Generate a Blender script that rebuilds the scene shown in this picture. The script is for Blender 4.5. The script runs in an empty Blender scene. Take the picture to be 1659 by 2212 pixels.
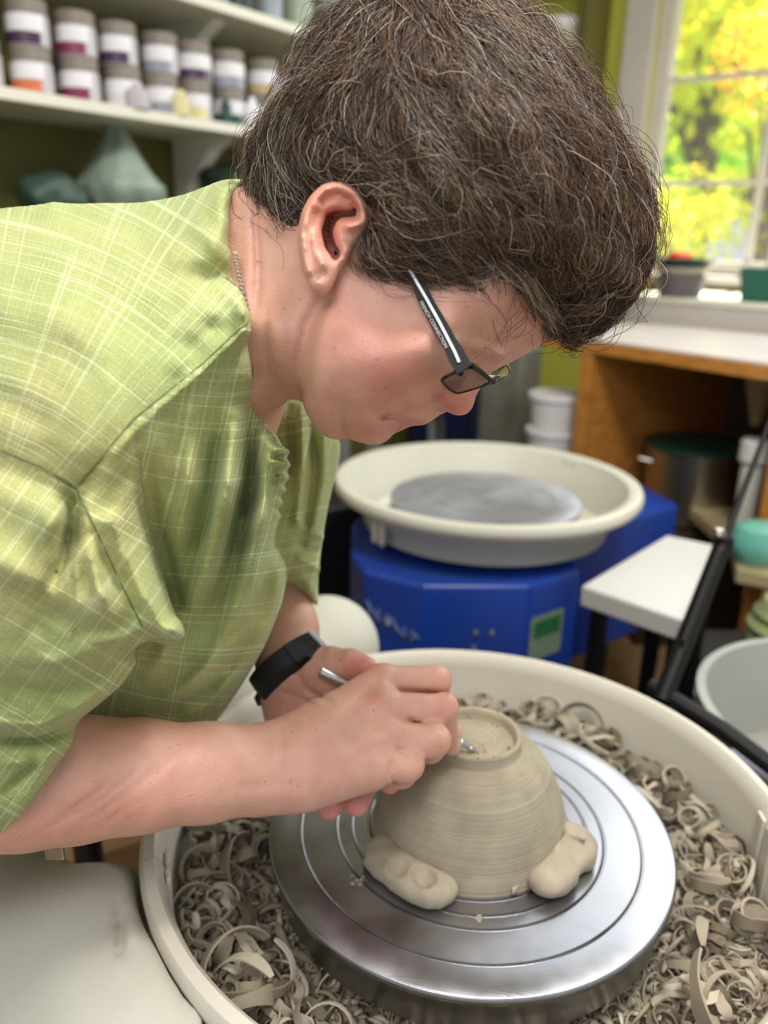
import bpy, bmesh, math, random
import numpy as np
from mathutils import Vector, Matrix
random.seed(7); rng = np.random.default_rng(7)
S = bpy.context.scene
COL = S.collection
# ------------------------------------------------------------------ camera
FPX, PITCH, ROLL, CAMZ = 1744.0, .3267, .0257, 1.05
CAM = np.array([0, 0, CAMZ])
_fw = np.array([0, math.cos(PITCH), -math.sin(PITCH)]); _up = np.array([0, math.sin(PITCH), math.cos(PITCH)]); _rt = np.array([1., 0, 0])
RT = math.cos(ROLL)*_rt + math.sin(ROLL)*_up
UP = -math.sin(ROLL)*_rt + math.cos(ROLL)*_up
FW = _fw
cd = bpy.data.cameras.new('camera'); cam = bpy.data.objects.new('camera', cd); COL.objects.link(cam)
M = Matrix(((RT[0], UP[0], -FW[0], 0), (RT[1], UP[1], -FW[1], 0), (RT[2], UP[2], -FW[2], CAMZ), (0, 0, 0, 1)))
cam.matrix_world = M
cd.sensor_fit = 'VERTICAL'; cd.sensor_height = 36.0; cd.sensor_width = 27.0
cd.lens = FPX/2212*36.0
cd.clip_start = .02; cd.clip_end = 200
cd.dof.use_dof = True; cd.dof.focus_distance = .50; cd.dof.aperture_fstop = 4.4
S.camera = cam
# ------------------------------------------------------------------ exposure, world, lights
S.view_settings.view_transform = 'Standard'; S.view_settings.look = 'None'
S.view_settings.exposure = 0.0; S.view_settings.gamma = 1.0; S.view_settings.use_curve_mapping = False
W = bpy.data.worlds.new('world'); S.world = W; W.use_nodes = True
bg = W.node_tree.nodes['Background']; bg.inputs[0].default_value = (.86, .93, 1.0, 1); bg.inputs[1].default_value = .68
def lamp(name, kind, loc, target, energy, color=(1, 1, 1), size=1, size_y=None, **k):
    d = bpy.data.lights.new(name, kind); o = bpy.data.objects.new(name, d); COL.objects.link(o)
    d.energy = energy; d.color = color
    if kind == 'AREA':
        d.size = size
        if size_y: d.shape = 'RECTANGLE'; d.size_y = size_y
    if kind == 'SUN': d.angle = math.radians(2)
    o.location = loc
    o.rotation_euler = (Vector(target)-Vector(loc)).to_track_quat('-Z', 'Y').to_euler()
    return o
lamp('sun', 'SUN', (4, 9, 13), (0, 2.4, 0), 20.0, (1, .95, .82))
lamp('ceiling_and_fill_light', 'AREA', (.42, .40, 2.40), (.05, .58, .7), 33, (1, .965, .90), .55, .35)
lamp('ceiling_and_fill_light', 'AREA', (-1.0, 2.1, 2.42), (-1.0, 2.1, 0), 6, (1, .96, .88), 1.2, .6)
lamp('ceiling_and_fill_light', 'AREA', (-.5, -.9, 2.35), (0, .5, .8), 20, (1, .965, .92), 1.2, .6)  # unseen fill light added behind the camera to brighten face and front
lamp('window_light', 'AREA', (1.38, 2.3, 1.95), (.1, .6, .8), 24, (.90, .96, 1), 1.3, 1.2)
# ------------------------------------------------------------------ helpers
def ray(x, y): return (x-829.5)/FPX*RT - (y-1106)/FPX*UP + FW
def P(x, y, d): return Vector(CAM + ray(x, y)*d)
def Pz(x, y, z):
    r = ray(x, y); return Vector(CAM + r*((z-CAMZ)/r[2]))
def c2w(A):  # camera metric coordinates (right, up, depth) to world
    A = np.asarray(A); return CAM + A[:, :1]*RT + A[:, 1:2]*UP + A[:, 2:3]*FW
def pc(x, y, d): return np.array([(x-829.5)/FPX*d, -(y-1106)/FPX*d, d])
def srgb(r, g, b):
    def c(v):
        v /= 255; return v/12.92 if v <= .04045 else ((v+.055)/1.055)**2.4
    return (c(r), c(g), c(b), 1)
def tag(o, label=None, cat=None, group=None, kind=None):
    if label: o['label'] = label
    if cat: o['category'] = cat
    if group: o['group'] = group
    if kind: o['kind'] = kind
    return o
def empty(name, loc=(0, 0, 0), rz=0):
    o = bpy.data.objects.new(name, None); COL.objects.link(o); o.location = loc; o.rotation_euler = (0, 0, rz); o.empty_display_size = .05
    return o
def link(name, me, parent=None, mat=None, world=True):
    o = bpy.data.objects.new(name, me); COL.objects.link(o)
    if mat is not None: me.materials.append(mat)
    if parent is not None:
        o.parent = parent
        if world: o.matrix_parent_inverse = pinv(parent)
    return o
def pinv(p):
    m = Matrix.Translation(p.location) @ p.rotation_euler.to_matrix().to_4x4()
    q = m.inverted() @ p.matrix_parent_inverse.inverted() if p.parent is not None else m.inverted()
    return q @ pinv(p.parent) if p.parent is not None else q
def obj(name, V, F, mat, parent=None, smooth=True, sharp=None):
    me = bpy.data.meshes.new(name)
    V = np.asarray(V, dtype=np.float64)
    me.from_pydata([tuple(v) for v in V] if len(V) < 3000 else V.tolist(), [], F)
    if smooth: me.polygons.foreach_set('use_smooth', [True]*len(me.polygons))
    me.update()
    o = link(name, me, parent, mat)
    if smooth and sharp is not None:
        try: me.set_sharp_from_angle(angle=math.radians(sharp))
        except Exception: pass
    return o
def bigmesh(name, V, Q, mat, parent=None, n=4):
    """fast mesh from numpy arrays; Q is (m, n)"""
    me = bpy.data.meshes.new(name)
    V = np.ascontiguousarray(V, dtype=np.float32); Q = np.ascontiguousarray(Q, dtype=np.int32); m = len(Q)
    me.vertices.add(len(V)); me.vertices.foreach_set('co', V.ravel())
    me.loops.add(m*n); me.loops.foreach_set('vertex_index', Q.ravel())
    me.polygons.add(m); me.polygons.foreach_set('loop_start', np.arange(0, m*n, n, dtype=np.int32))
    me.polygons.foreach_set('loop_total', np.full(m, n, dtype=np.int32))
    me.polygons.foreach_set('use_smooth', np.ones(m, dtype=bool))
    me.update(calc_edges=True)
    return link(name, me, parent, mat)
class MB:
    """collects shapes and links them as one mesh"""
    def __init__(s): s.V = []; s.F = []
    def add(s, V, F):
        k = len(s.V); s.V += [tuple(v) for v in V]; s.F += [tuple(i+k for i in f) for f in F]; return s
    def box(s, c, d, rz=0, M_=None):
        x, y, z = d[0]/2, d[1]/2, d[2]/2
        V = [Vector((a*x, b*y, e*z)) for a in (-1, 1) for b in (-1, 1) for e in (-1, 1)]
        R = M_ if M_ is not None else Matrix.Rotation(rz, 3, 'Z')
        return s.add([R @ v + Vector(c) for v in V], [(0, 1, 3, 2), (4, 6, 7, 5), (0, 4, 5, 1), (2, 3, 7, 6), (0, 2, 6, 4), (1, 5, 7, 3)])
    def prism(s, pts, z0, z1):
        n = len(pts)
        a = sum(pts[i][0]*pts[(i+1) % n][1]-pts[(i+1) % n][0]*pts[i][1] for i in range(n))
        if a < 0: pts = pts[::-1]
        V = [(p[0], p[1], z0) for p in pts]+[(p[0], p[1], z1) for p in pts]
        return s.add(V, [tuple(range(n-1, -1, -1)), tuple(range(n, 2*n))]+[(i, (i+1) % n, n+(i+1) % n, n+i) for i in range(n)])
    def lathe(s, prof, c=(0, 0, 0), seg=64, closed=False, a0=0, a1=2*math.pi, M_=None):
        full = abs(a1-a0-2*math.pi) < 1e-6; m = seg if full else seg+1
        V = []
        for i in range(m):
            t = a0+(a1-a0)*i/seg
            for r, z in prof: V.append(Vector((r*math.cos(t), r*math.sin(t), z)))
        if M_ is not None: V = [M_ @ v for v in V]
        V = [v+Vector(c) for v in V]
        n = len(prof); F = []
        for i in range(seg):
            j = (i+1) % m
            for k in range(n-1+(1 if closed else 0)):
                l = (k+1) % n
                F.append((i*n+k, j*n+k, j*n+l, i*n+l))
        if not full and closed: F += [tuple(range(n)), tuple(m*n-1-k for k in range(n))]
        return s.add(V, F)
    def tube(s, pts, r, seg=10, caps=True):
        pts = [Vector(p) for p in pts]; n = len(pts); rs = r if hasattr(r, '__len__') else [r]*n
        V = []; F = []; up = None
        for i, p in enumerate(pts):
            t = (pts[min(i+1, n-1)]-pts[max(i-1, 0)]).normalized()
            if up is None: up = t.orthogonal().normalized()
            up = (up-t*up.dot(t)).normalized(); w = t.cross(up)
            for k in range(seg):
                a = 2*math.pi*k/seg; V.append(p+(up*math.cos(a)+w*math.sin(a))*rs[i])
        for i in range(n-1):
            for k in range(seg): F.append((i*seg+k, i*seg+(k+1) % seg, (i+1)*seg+(k+1) % seg, (i+1)*seg+k))
        if caps: F += [tuple(range(seg-1, -1, -1)), tuple((n-1)*seg+k for k in range(seg))]
        return s.add(V, F)
    def build(s, name, mat, parent=None, smooth=True, sharp=35, bevel=0):
        o = obj(name, s.V, s.F, mat, parent, smooth, sharp)
        if bevel:
            m = o.modifiers.new('b', 'BEVEL'); m.width = bevel; m.segments = 3; m.limit_method = 'ANGLE'; m.harden_normals = False
        return o
# ------------------------------------------------------------------ materials
def mat(name, color=(.5, .5, .5, 1), rough=.5, metal=0, **k):
    m = bpy.data.materials.new(name); m.use_nodes = True; b = m.node_tree.nodes['Principled BSDF']
    b.inputs['Base Color'].default_value = color; b.inputs['Roughness'].default_value = rough; b.inputs['Metallic'].default_value = metal
    for a, v in k.items(): b.inputs[a.replace('_', ' ')].default_value = v
    return m
def nt(m): return m.node_tree.nodes, m.node_tree.links, m.node_tree.nodes['Principled BSDF']
def ramp(N, stops):
    r = N.new('ShaderNodeValToRGB'); e = r.color_ramp.elements
    while len(e) > 1: e.remove(e[-1])
    e[0].position, e[0].color = stops[0]
    for p, c in stops[1:]: x = e.new(p); x.color = c
    return r
def noisy(m, scale=30, amount=.25, bump=.0, bscale=None, dist=.002, coord='Object', detail=4):
    """procedural tone variation and fine relief"""
    N, L, b = nt(m); t = N.new('ShaderNodeTexCoord'); n = N.new('ShaderNodeTexNoise'); n.inputs['Scale'].default_value = scale; n.inputs['Detail'].default_value = detail
    L.new(t.outputs[coord], n.inputs['Vector'])
    c = b.inputs['Base Color'].default_value[:]
    lo = tuple(v*(1-amount) for v in c[:3])+(1,); hi = tuple(min(1, v*(1+amount)) for v in c[:3])+(1,)
    r = ramp(N, [(.3, lo), (.7, hi)]); L.new(n.outputs['Fac'], r.inputs[0]); L.new(r.outputs[0], b.inputs['Base Color'])
    if bump:
        n2 = N.new('ShaderNodeTexNoise'); n2.inputs['Scale'].default_value = bscale or scale*6; n2.inputs['Detail'].default_value = 6; L.new(t.outputs[coord], n2.inputs['Vector'])
        bp = N.new('ShaderNodeBump'); bp.inputs['Strength'].default_value = bump; bp.inputs['Distance'].default_value = dist
        L.new(n2.outputs['Fac'], bp.inputs['Height']); L.new(bp.outputs[0], b.inputs['Normal'])
    return m
# ------------------------------------------------------------------ 2-D maps
def poly_sdf(poly, X, Y):
    """signed distance (negative inside) of a polygon"""
    d = np.full(X.shape, 1e18); ins = np.zeros(X.shape, bool); n = len(poly)
    for i in range(n):
        ax, ay = poly[i]; bx, by = poly[(i+1) % n]; ex, ey = bx-ax, by-ay
        t = np.clip(((X-ax)*ex+(Y-ay)*ey)/(ex*ex+ey*ey+1e-12), 0, 1)
        d = np.minimum(d, (X-ax-t*ex)**2+(Y-ay-t*ey)**2)
        if ay != by:
            c = ((ay > Y) != (by > Y)) & (X < (bx-ax)*(Y-ay)/(by-ay)+ax); ins ^= c
    d = np.sqrt(d); return np.where(ins, -d, d)
def smooth_poly(poly, it=2):
    for _ in range(it):
        q = []
        for i in range(len(poly)):
            a = np.array(poly[i]); b = np.array(poly[(i+1) % len(poly)]); q += [tuple(.75*a+.25*b), tuple(.25*a+.75*b)]
        poly = q
    return poly
def seg_dist(pts, X, Y):
    d = np.full(X.shape, 1e18); tt = np.zeros(X.shape); n = len(pts)-1
    for i in range(n):
        ax, ay = pts[i]; bx, by = pts[i+1]; ex, ey = bx-ax, by-ay
        t = np.clip(((X-ax)*ex+(Y-ay)*ey)/(ex*ex+ey*ey+1e-12), 0, 1)
        q = (X-ax-t*ex)**2+(Y-ay-t*ey)**2; m = q < d; d = np.where(m, q, d); tt = np.where(m, (i+t)/n, tt)
    return np.sqrt(d), tt
class Map:
    """a 2-D raster that is sampled bilinearly"""
    def __init__(s, x0, y0, x1, y1, h):
        s.x0, s.y0, s.h = x0, y0, h
        s.nx = int((x1-x0)/h)+2; s.ny = int((y1-y0)/h)+2
        s.X, s.Y = np.meshgrid(x0+h*np.arange(s.nx), y0+h*np.arange(s.ny)); s.A = np.zeros(s.X.shape)
    def __call__(s, x, y):
        a = np.clip((x-s.x0)/s.h, 0, s.nx-1.001); b = np.clip((y-s.y0)/s.h, 0, s.ny-1.001)
        i = a.astype(int); j = b.astype(int); a = a-i; b = b-j; A = s.A
        return (A[j, i]*(1-a)+A[j, i+1]*a)*(1-b)+(A[j+1, i]*(1-a)+A[j+1, i+1]*a)*b
    def like(s, A): m = Map.__new__(Map); m.__dict__.update(s.__dict__); m.A = A; return m
def tps(ctrl, X, Y, lam=0):
    """thin-plate spline through (x, y, v) points"""
    c = np.array(ctrl, float); sc = 1/ (np.abs(c[:, :2]).max()+1e-9)
    p = c[:, :2]*sc; v = c[:, 2]; n = len(p)
    def U(r2): return .5*r2*np.log(r2+1e-12)
    K = U(((p[:, None]-p[None])**2).sum(-1))+lam*np.eye(n)
    Pm = np.hstack([np.ones((n, 1)), p]); A = np.zeros((n+3, n+3)); A[:n, :n] = K; A[:n, n:] = Pm; A[n:, :n] = Pm.T
    w = np.linalg.solve(A, np.concatenate([v, np.zeros(3)]))
    out = w[n]+w[n+1]*X*sc+w[n+2]*Y*sc
    for i in range(n): out = out+w[i]*U((X*sc-p[i, 0])**2+(Y*sc-p[i, 1])**2)
    return np.clip(out, v.min()*.9 if v.min() > 0 else v.min()*1.1, v.max()*1.08)
def strokes_map(strokes, box, h=2):
    """strokes: (points, width px, height m, kind) summed into a relief map; kind 'r' ridge, 'e' eroded to the ends, 's' step"""
    m = Map(*box, h)
    for st in strokes:
        pts, w, a = st[:3]; k = st[3] if len(st) > 3 else 'r'
        if len(pts) == 1: d = np.hypot(m.X-pts[0][0], m.Y-pts[0][1]); t = np.full(d.shape, .5)
        else: d, t = seg_dist(pts, m.X, m.Y)
        g = np.exp(-(d/w)**2)
        if k == 'e': g = g*np.sin(np.pi*np.clip(t, 0.02, .98))**.6
        m.A += a*g
    return m
# ------------------------------------------------------------------ distance fields and their surfaces
def smin(a, b, k):
    h = np.clip(.5+.5*(b-a)/k, 0, 1); return b+(a-b)*h-k*h*(1-h)
def smax(a, b, k): return -smin(-a, -b, k)
def cone(p, a, b, ra, rb):
    a = np.asarray(a, float); b = np.asarray(b, float); e = b-a
    t = np.clip(((p-a)@e)/(e@e+1e-12), 0, 1); return np.linalg.norm(p-a-t[:, None]*e, axis=1)-(ra+(rb-ra)*t)
def ell(p, c, r, R=None):
    q = p-np.asarray(c)
    if R is not None: q = q@np.asarray(R).T
    r = np.asarray(r); k0 = np.linalg.norm(q/r, axis=1); k1 = np.linalg.norm(q/(r*r), axis=1)+1e-9
    return k0*(k0-1)/k1
def grid_surface(fn, lo, hi, h, margin=.006, B=8):
    lo = np.array(lo, float); hi = np.array(hi, float)
    nb = np.ceil((hi-lo)/h/B).astype(int); n = nb*B+1
    V = np.full(tuple(n), 1.0, np.float32)
    bc = np.stack(np.meshgrid(*[np.arange(k) for k in nb], indexing='ij'), -1).reshape(-1, 3)
    cen = lo+(bc*B+B/2)*h; fc = fn(cen); R = h*B*.87
    act = bc[np.abs(fc) < R+margin]
    for b in bc[fc <= -(R+margin)]:
        x, y, z = b*B; V[x:x+B+1, y:y+B+1, z:z+B+1] = -1
    off = np.stack(np.meshgrid(*[np.arange(B+1)]*3, indexing='ij'), -1).reshape(-1, 3)
    for s in range(0, len(act), 400):
        a = act[s:s+400]; g = (a[:, None]*B+off[None]).reshape(-1, 3)
        V[g[:, 0], g[:, 1], g[:, 2]] = fn(lo+g*h).astype(np.float32)
    S_ = V < 0
    c = S_[:-1, :-1, :-1].astype(np.int8)
    tot = np.zeros(c.shape, np.int8)
    for i in (0, 1):
        for j in (0, 1):
            for k in (0, 1): tot += S_[i:S_.shape[0]-1+i, j:S_.shape[1]-1+j, k:S_.shape[2]-1+k]
    cells = np.argwhere((tot > 0) & (tot < 8)); del tot, c
    idx = np.full(tuple(n-1), -1, np.int32); idx[cells[:, 0], cells[:, 1], cells[:, 2]] = np.arange(len(cells))
    acc = np.zeros((len(cells), 3)); cnt = np.zeros(len(cells))
    cor = [(i, j, k) for i in (0, 1) for j in (0, 1) for k in (0, 1)]
    val = {q: V[cells[:, 0]+q[0], cells[:, 1]+q[1], cells[:, 2]+q[2]].astype(float) for q in cor}
    for q in cor:
        for ax in range(3):
            if q[ax]: continue
            r = list(q); r[ax] = 1; r = tuple(r); a = val[q]; b = val[r]
            m = (a < 0) != (b < 0); t = np.where(m, a/(np.where(m, a-b, 1)), 0)
            pt = np.array(q, float)[None].repeat(len(cells), 0); pt[:, ax] += t
            acc[m] += pt[m]; cnt[m] += 1
    vert = lo+(cells+acc/cnt[:, None])*h
    quads = []
    for ax in range(3):
        o1, o2 = (ax+1) % 3, (ax+2) % 3
        sl = [slice(None)]*3; sl[ax] = slice(0, n[ax]-1); A = S_[tuple(sl)]
        sl[ax] = slice(1, n[ax]); Bv = S_[tuple(sl)]
        e = np.argwhere(A != Bv); e = e[(e[:, o1] > 0) & (e[:, o2] > 0) & (e[:, o1] < n[o1]-1) & (e[:, o2] < n[o2]-1)]
        ins = A[e[:, 0], e[:, 1], e[:, 2]]
        q = []
        for d1, d2 in ((-1, -1), (0, -1), (0, 0), (-1, 0)):
            g = e.copy(); g[:, o1] += d1; g[:, o2] += d2; q.append(idx[g[:, 0], g[:, 1], g[:, 2]])
        q = np.stack(q, 1); q[~ins] = q[~ins][:, ::-1]; quads.append(q)
    quads = np.concatenate(quads); quads = quads[(quads >= 0).all(1)]
    return vert, quads
def relax(V, Q, it=1, a=.5):
    for _ in range(it):
        s = np.zeros_like(V); c = np.zeros(len(V))
        for i, j in ((0, 1), (1, 2), (2, 3), (3, 0)):
            for u, v in ((i, j), (j, i)):
                for k in range(3): s[:, k] += np.bincount(Q[:, u], weights=V[Q[:, v], k], minlength=len(V))
                c += np.bincount(Q[:, u], minlength=len(V))
        V = V*(1-a)+a*s/np.maximum(c, 1)[:, None]
    return V
def set_colors(me, name, C):
    a = me.color_attributes.new(name, 'FLOAT_COLOR', 'POINT'); C4 = np.ones((len(C), 4), np.float32); C4[:, :C.shape[1]] = C
    a.data.foreach_set('color', C4.ravel())
# ------------------------------------------------------------------ the room
WA = Vector((.6, .8, 0)); WB = Vector((.8, -.6, 0))          # along the left wall, along the window wall
SH = Vector((-.747, 1.76, 0))                                # a point on the front edge of the left shelves
WL = SH + Vector((-.8, .6, 0))*.28                           # left wall line
CR = WL + WA*2.24                                            # room corner
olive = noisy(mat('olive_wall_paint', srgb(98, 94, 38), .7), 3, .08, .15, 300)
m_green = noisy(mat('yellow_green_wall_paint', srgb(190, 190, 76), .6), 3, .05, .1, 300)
m_floor = noisy(mat('brown_floor', srgb(128, 104, 70), .7), 4, .2, .3, 60)
m_ceil = mat('ceiling_paint', srgb(225, 222, 210), .9)
m_white = noisy(mat('white_shelf_paint', srgb(226, 222, 204), .5), 5, .04, .1, 200)
m_frame = noisy(mat('window_frame_paint', srgb(205, 200, 192), .5), 6, .05)
def wall(name, p, q, t, z0, z1, m, inn):
    o = Vector(inn)*-t; b = MB(); b.prism([(p.x, p.y), (q.x, q.y), (q.x+o.x, q.y+o.y), (p.x+o.x, p.y+o.y)], z0, z1)
    return tag(b.build(name, m, smooth=False), kind='structure')
nA = Vector((.8, -.6, 0)); nB = Vector((-.6, -.8, 0))
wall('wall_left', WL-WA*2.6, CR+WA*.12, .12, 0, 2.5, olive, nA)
Cb = lambda s: CR+WB*s
s0, s1 = .70, 1.95; zs, zt = .95, 2.2
b = MB()
for (a, c, z0, z1) in ((0, s0, 0, 2.5), (s1, 3.2, 0, 2.5), (s0, s1, 0, zs), (s0, s1, zt, 2.5)):
    p, q = Cb(a), Cb(c); o = nB*-.12
    b.prism([(p.x, p.y), (q.x, q.y), (q.x+o.x, q.y+o.y), (p.x+o.x, p.y+o.y)], z0, z1)
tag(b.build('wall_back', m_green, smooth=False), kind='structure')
b = MB().prism([(-3.2, -1.4), (3.4, -1.4), (3.4, 4.6), (-3.2, 4.6)], -.05, 0); tag(b.build('floor', m_floor, smooth=False), kind='structure')
b = MB().prism([(-2.6, .1), (-.2, -.9), (3.0, 1.0), (3.0, 2.4), (.45, 4.1), (-2.6, 1.9)], 2.5, 2.56); tag(b.build('ceiling', m_ceil, smooth=False), kind='structure')
def along(s, d, z):   # point on the window wall, d into the room
    return CR+WB*s+nB*d+Vector((0, 0, z))
angB = math.atan2(WB.y, WB.x); angA = math.atan2(WA.y, WA.x)
def wbox(mb, sa, sb, d0, d1, z0, z1):
    p, q = along(sa, d0, 0), along(sb, d0, 0); r, t = along(sb, d1, 0), along(sa, d1, 0)
    mb.prism([(p.x, p.y), (q.x, q.y), (r.x, r.y), (t.x, t.y)], z0, z1)
b = MB(); wbox(b, s0-.11, s0, 0, .03, zs-.1, zt+.1); wbox(b, s1, s1+.1, 0, .03, zs-.1, zt+.1); wbox(b, s0, s1, 0, .03, zt, zt+.1)
tag(b.build('trim_1', m_frame, bevel=.004), kind='structure')
b = MB(); wbox(b, s0-.14, s1+.14, -.05, .09, zs-.03, zs); tag(b.build('window_sill', m_frame, bevel=.004), kind='structure')
b = MB()
wbox(b, s0, s0+.05, -.09, -.02, zs, zt); wbox(b, s1-.05, s1, -.09, -.02, zs, zt); wbox(b, s0, s1, -.09, -.02, zs, zs+.05); wbox(b, s0, s1, -.09, -.02, zt-.05, zt)
win = tag(b.build('window_1', m_frame, bevel=.003), kind='structure')
for k, s in enumerate((s0+.42, s0+.83)):
    b = MB(); wbox(b, s-.012, s+.012, -.07, -.045, zs+.05, zt-.05); b.build('muntin', m_frame, win)
for k, z in enumerate((1.27, 1.62, 1.95)):
    b = MB(); wbox(b, s0+.05, s1-.05, -.068, -.047, z-.009, z+.009); b.build('muntin', m_frame, win)
m_glass = mat('window_glass', (1, 1, 1, 1), .0, 0, IOR=1.02, Alpha=.06)
xs = (s0+.05, s0+.408, s0+.432, s0+.818, s0+.842, s1-.05); zz = (zs+.05, 1.261, 1.279, 1.611, 1.629, 1.941, 1.959, zt-.05)
for i in (0, 2, 4):
    for j in (0, 2, 4, 6):
        b = MB(); wbox(b, xs[i], xs[i+1], -.058, -.055, zz[j], zz[j+1]); b.build('pane', m_glass, win, smooth=False)
# ------------------------------------------------------------------ outdoors: autumn trees beyond the window
def leaf_mat(name, c1, c2):
    m = mat(name, c1, .5); N, L, b_ = nt(m); g = N.new('ShaderNodeNewGeometry'); r = ramp(N, [(.1, c1), (.9, c2)])
    L.new(g.outputs['Random Per Island'], r.inputs[0]); L.new(r.outputs[0], b_.inputs['Base Color'])
    tr = N.new('ShaderNodeBsdfTranslucent'); L.new(r.outputs[0], tr.inputs[0]); mx = N.new('ShaderNodeMixShader'); mx.inputs[0].default_value = .55
    L.new(b_.outputs[0], mx.inputs[1]); L.new(tr.outputs[0], mx.inputs[2]); L.new(mx.outputs[0], N['Material Output'].inputs[0]); return m
m_bark = noisy(mat('bark', srgb(96, 84, 70), .9), 12, .3)
def tree(px_, py_, d, r, n, c1, c2, label, seed):
    g = np.random.default_rng(seed); c = P(px_, py_, d)
    root = empty('tree', (c.x, c.y, 0)); tag(root, label, 'tree', 'trees outside the window')
    k = n; q = g.normal(size=(k, 3)); q /= np.linalg.norm(q, axis=1)[:, None]; q *= (g.random(k)**.45*r)[:, None]
    cen = q*[1, 1, .95]+[0, 0, 0]; s = r*.045*(1+g.random(k))
    a = g.normal(size=(k, 3)); a /= np.linalg.norm(a, axis=1)[:, None]; bb = np.cross(a, g.normal(size=(k, 3))); bb /= np.linalg.norm(bb, axis=1)[:, None]
    nn = np.cross(a, bb)*.25
    V = np.stack([cen-a*s[:, None], cen+bb*s[:, None]*.55+nn*s[:, None], cen+a*s[:, None], cen-bb*s[:, None]*.55+nn*s[:, None]], 1).reshape(-1, 3)+[c.x, c.y, c.z]
    Q = np.arange(4*k).reshape(k, 4); o = bigmesh('foliage', V, Q, leaf_mat('leaves', c1, c2), root); o['kind'] = 'stuff'
    MB().tube([(c.x, c.y, 0), (c.x+.1, c.y, c.z*.5), (c.x, c.y+.1, c.z)], [r*.09, r*.07, r*.03], 8).build('trunk', m_bark, root)
    mb = MB()
    for i in range(7):
        v = g.normal(size=3)*r*.45; mb.tube([(c.x, c.y, c.z*.55), (c.x+v[0]*.5, c.y+v[1]*.5, c.z*.8), (c.x+v[0], c.y+v[1], c.z+v[2])], [r*.05, r*.03, r*.01], 6)
    mb.build('branch', m_bark, root)
Yl, Gr, Lm, Or = srgb(250, 235, 70), srgb(130, 190, 30), srgb(215, 235, 60), srgb(250, 140, 40)
tree(1560, 40, 7, 1.15, 2200, Yl, Lm, 'sunlit yellow-green tree filling the upper half of the window', 1)
tree(1440, 250, 11, 1.5, 2200, Lm, Gr, 'green tree lower in the window behind the branches', 2)
tree(1690, 120, 5, .42, 700, Or, Yl, 'small orange-leaved tree at the right edge of the window', 3)
tree(1480, 480, 4.9, .36, 900, Yl, Lm, 'low yellow bush just above the window sill', 4)
tree(1660, 330, 16, 1.9, 1800, Lm, Yl, 'distant pale green tree behind the right panes', 5)
b = MB().prism([(1.5, 5), (12, 0), (16, 18), (-2, 16)], -.4, -.35); tag(b.build('lawn', noisy(mat('lawn_grass', srgb(120, 150, 60), .9), 2, .3)), kind='structure')
# ------------------------------------------------------------------ left shelves
def shelf(name, z, sa, sb, thick, depth, label):
    b = MB(); p = SH+WA*sa; q = SH+WA*sb; o = Vector((-.8, .6, 0))*depth
    b.prism([(p.x, p.y), (q.x, q.y), (q.x+o.x, q.y+o.y), (p.x+o.x, p.y+o.y)], z-thick, z)
    root = tag(b.build(name, m_white, bevel=.003), label, 'shelf'); return root
ZS = 1.312
sh1 = shelf('wall_shelf', ZS, -1.3, 1.62, .024, .27, 'lower white shelf on the olive wall holding two rows of glaze jars')
ZU = 1.575
sh2 = shelf('wall_shelf', ZU, -1.2, 1.72, .024, .27, 'upper white shelf on the olive wall with its edge against the top of the photo')
def bracket(par, s, z):
    p = SH+WA*s; b = MB(); n = Vector((-.8, .6, 0)); t = WA*.02
    pr = [(.06, 0), (.27, 0), (.27, -.2), (.25, -.2), (.2, -.1), (.12, -.03)]
    V = [p+n*r+Vector((0, 0, z+h))-t for r, h in pr]+[p+n*r+Vector((0, 0, z+h))+t for r, h in pr]; k = len(pr)
    b.add(V, [tuple(range(k)), tuple(range(2*k-1, k-1, -1))]+[(i, i+k, (i+1) % k+k, (i+1) % k) for i in range(k)])
    b.build('bracket', m_white, par, smooth=False)
for s in (-.55, .62): bracket(sh1, s, ZS-.024)
for s in (-.5, .60): bracket(sh2, s, ZU-.024)
# glaze jars
m_lid = noisy(mat('jar_lid_plastic', srgb(132, 122, 112), .5), 20, .06)
m_jar = mat('jar_white_plastic', srgb(190, 184, 188), .35)
m_label = noisy(mat('paper_label', srgb(236, 234, 238), .7), 60, .05)
def jar_meshes(r, h):
    a = MB().lathe([(0, 0), (r*.93, 0), (r, h*.04), (r, h*.66), (r*.88, h*.72), (r*.88, h*.8), (0, h*.8)], seg=28)
    l = MB().lathe([(r*.89, h*.70), (r*.97, h*.70), (r*.97, h*.97), (r*.92, h), (0, h)], seg=28)
    w = MB().lathe([(r*1.012, h*.30), (r*1.012, h*.64), (r*1.0, h*.64)], seg=20, a0=-1.9, a1=1.2)
    sw = MB().lathe([(r*1.012, h*.04), (r*1.012, h*.28), (r*1.0, h*.28)], seg=20, a0=-1.5, a1=1.0)
    return a, l, w, sw
JW = jar_meshes(.041, .084); cache = {}
def jar(s, z, dep, color, label, scale=1, rot=0):
    p = SH+WA*s+Vector((-.8, .6, 0))*dep+Vector((0, 0, z))
    r = empty('glaze_jar', p, math.atan2(-.8, -.3)+.4+rot); r.scale = (scale,)*3
    tag(r, label, 'jar', 'glaze jars on the lower shelf')
    for nm, mb_, m in (('jar_body', JW[0], m_jar), ('lid', JW[1], m_lid), ('paper_label', JW[2], m_label), ('glaze_swatch', JW[3], color)):
        key = (nm, m.name)
        if key not in cache:
            o = mb_.build(nm, m, None, True, 40); cache[key] = o.data; o.parent = r
        else:
            o = bpy.data.objects.new(nm, cache[key]); COL.objects.link(o); o.parent = r
def gm(n, *c): return noisy(mat('glaze_'+n, srgb(*c), .25), 25, .25)
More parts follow.
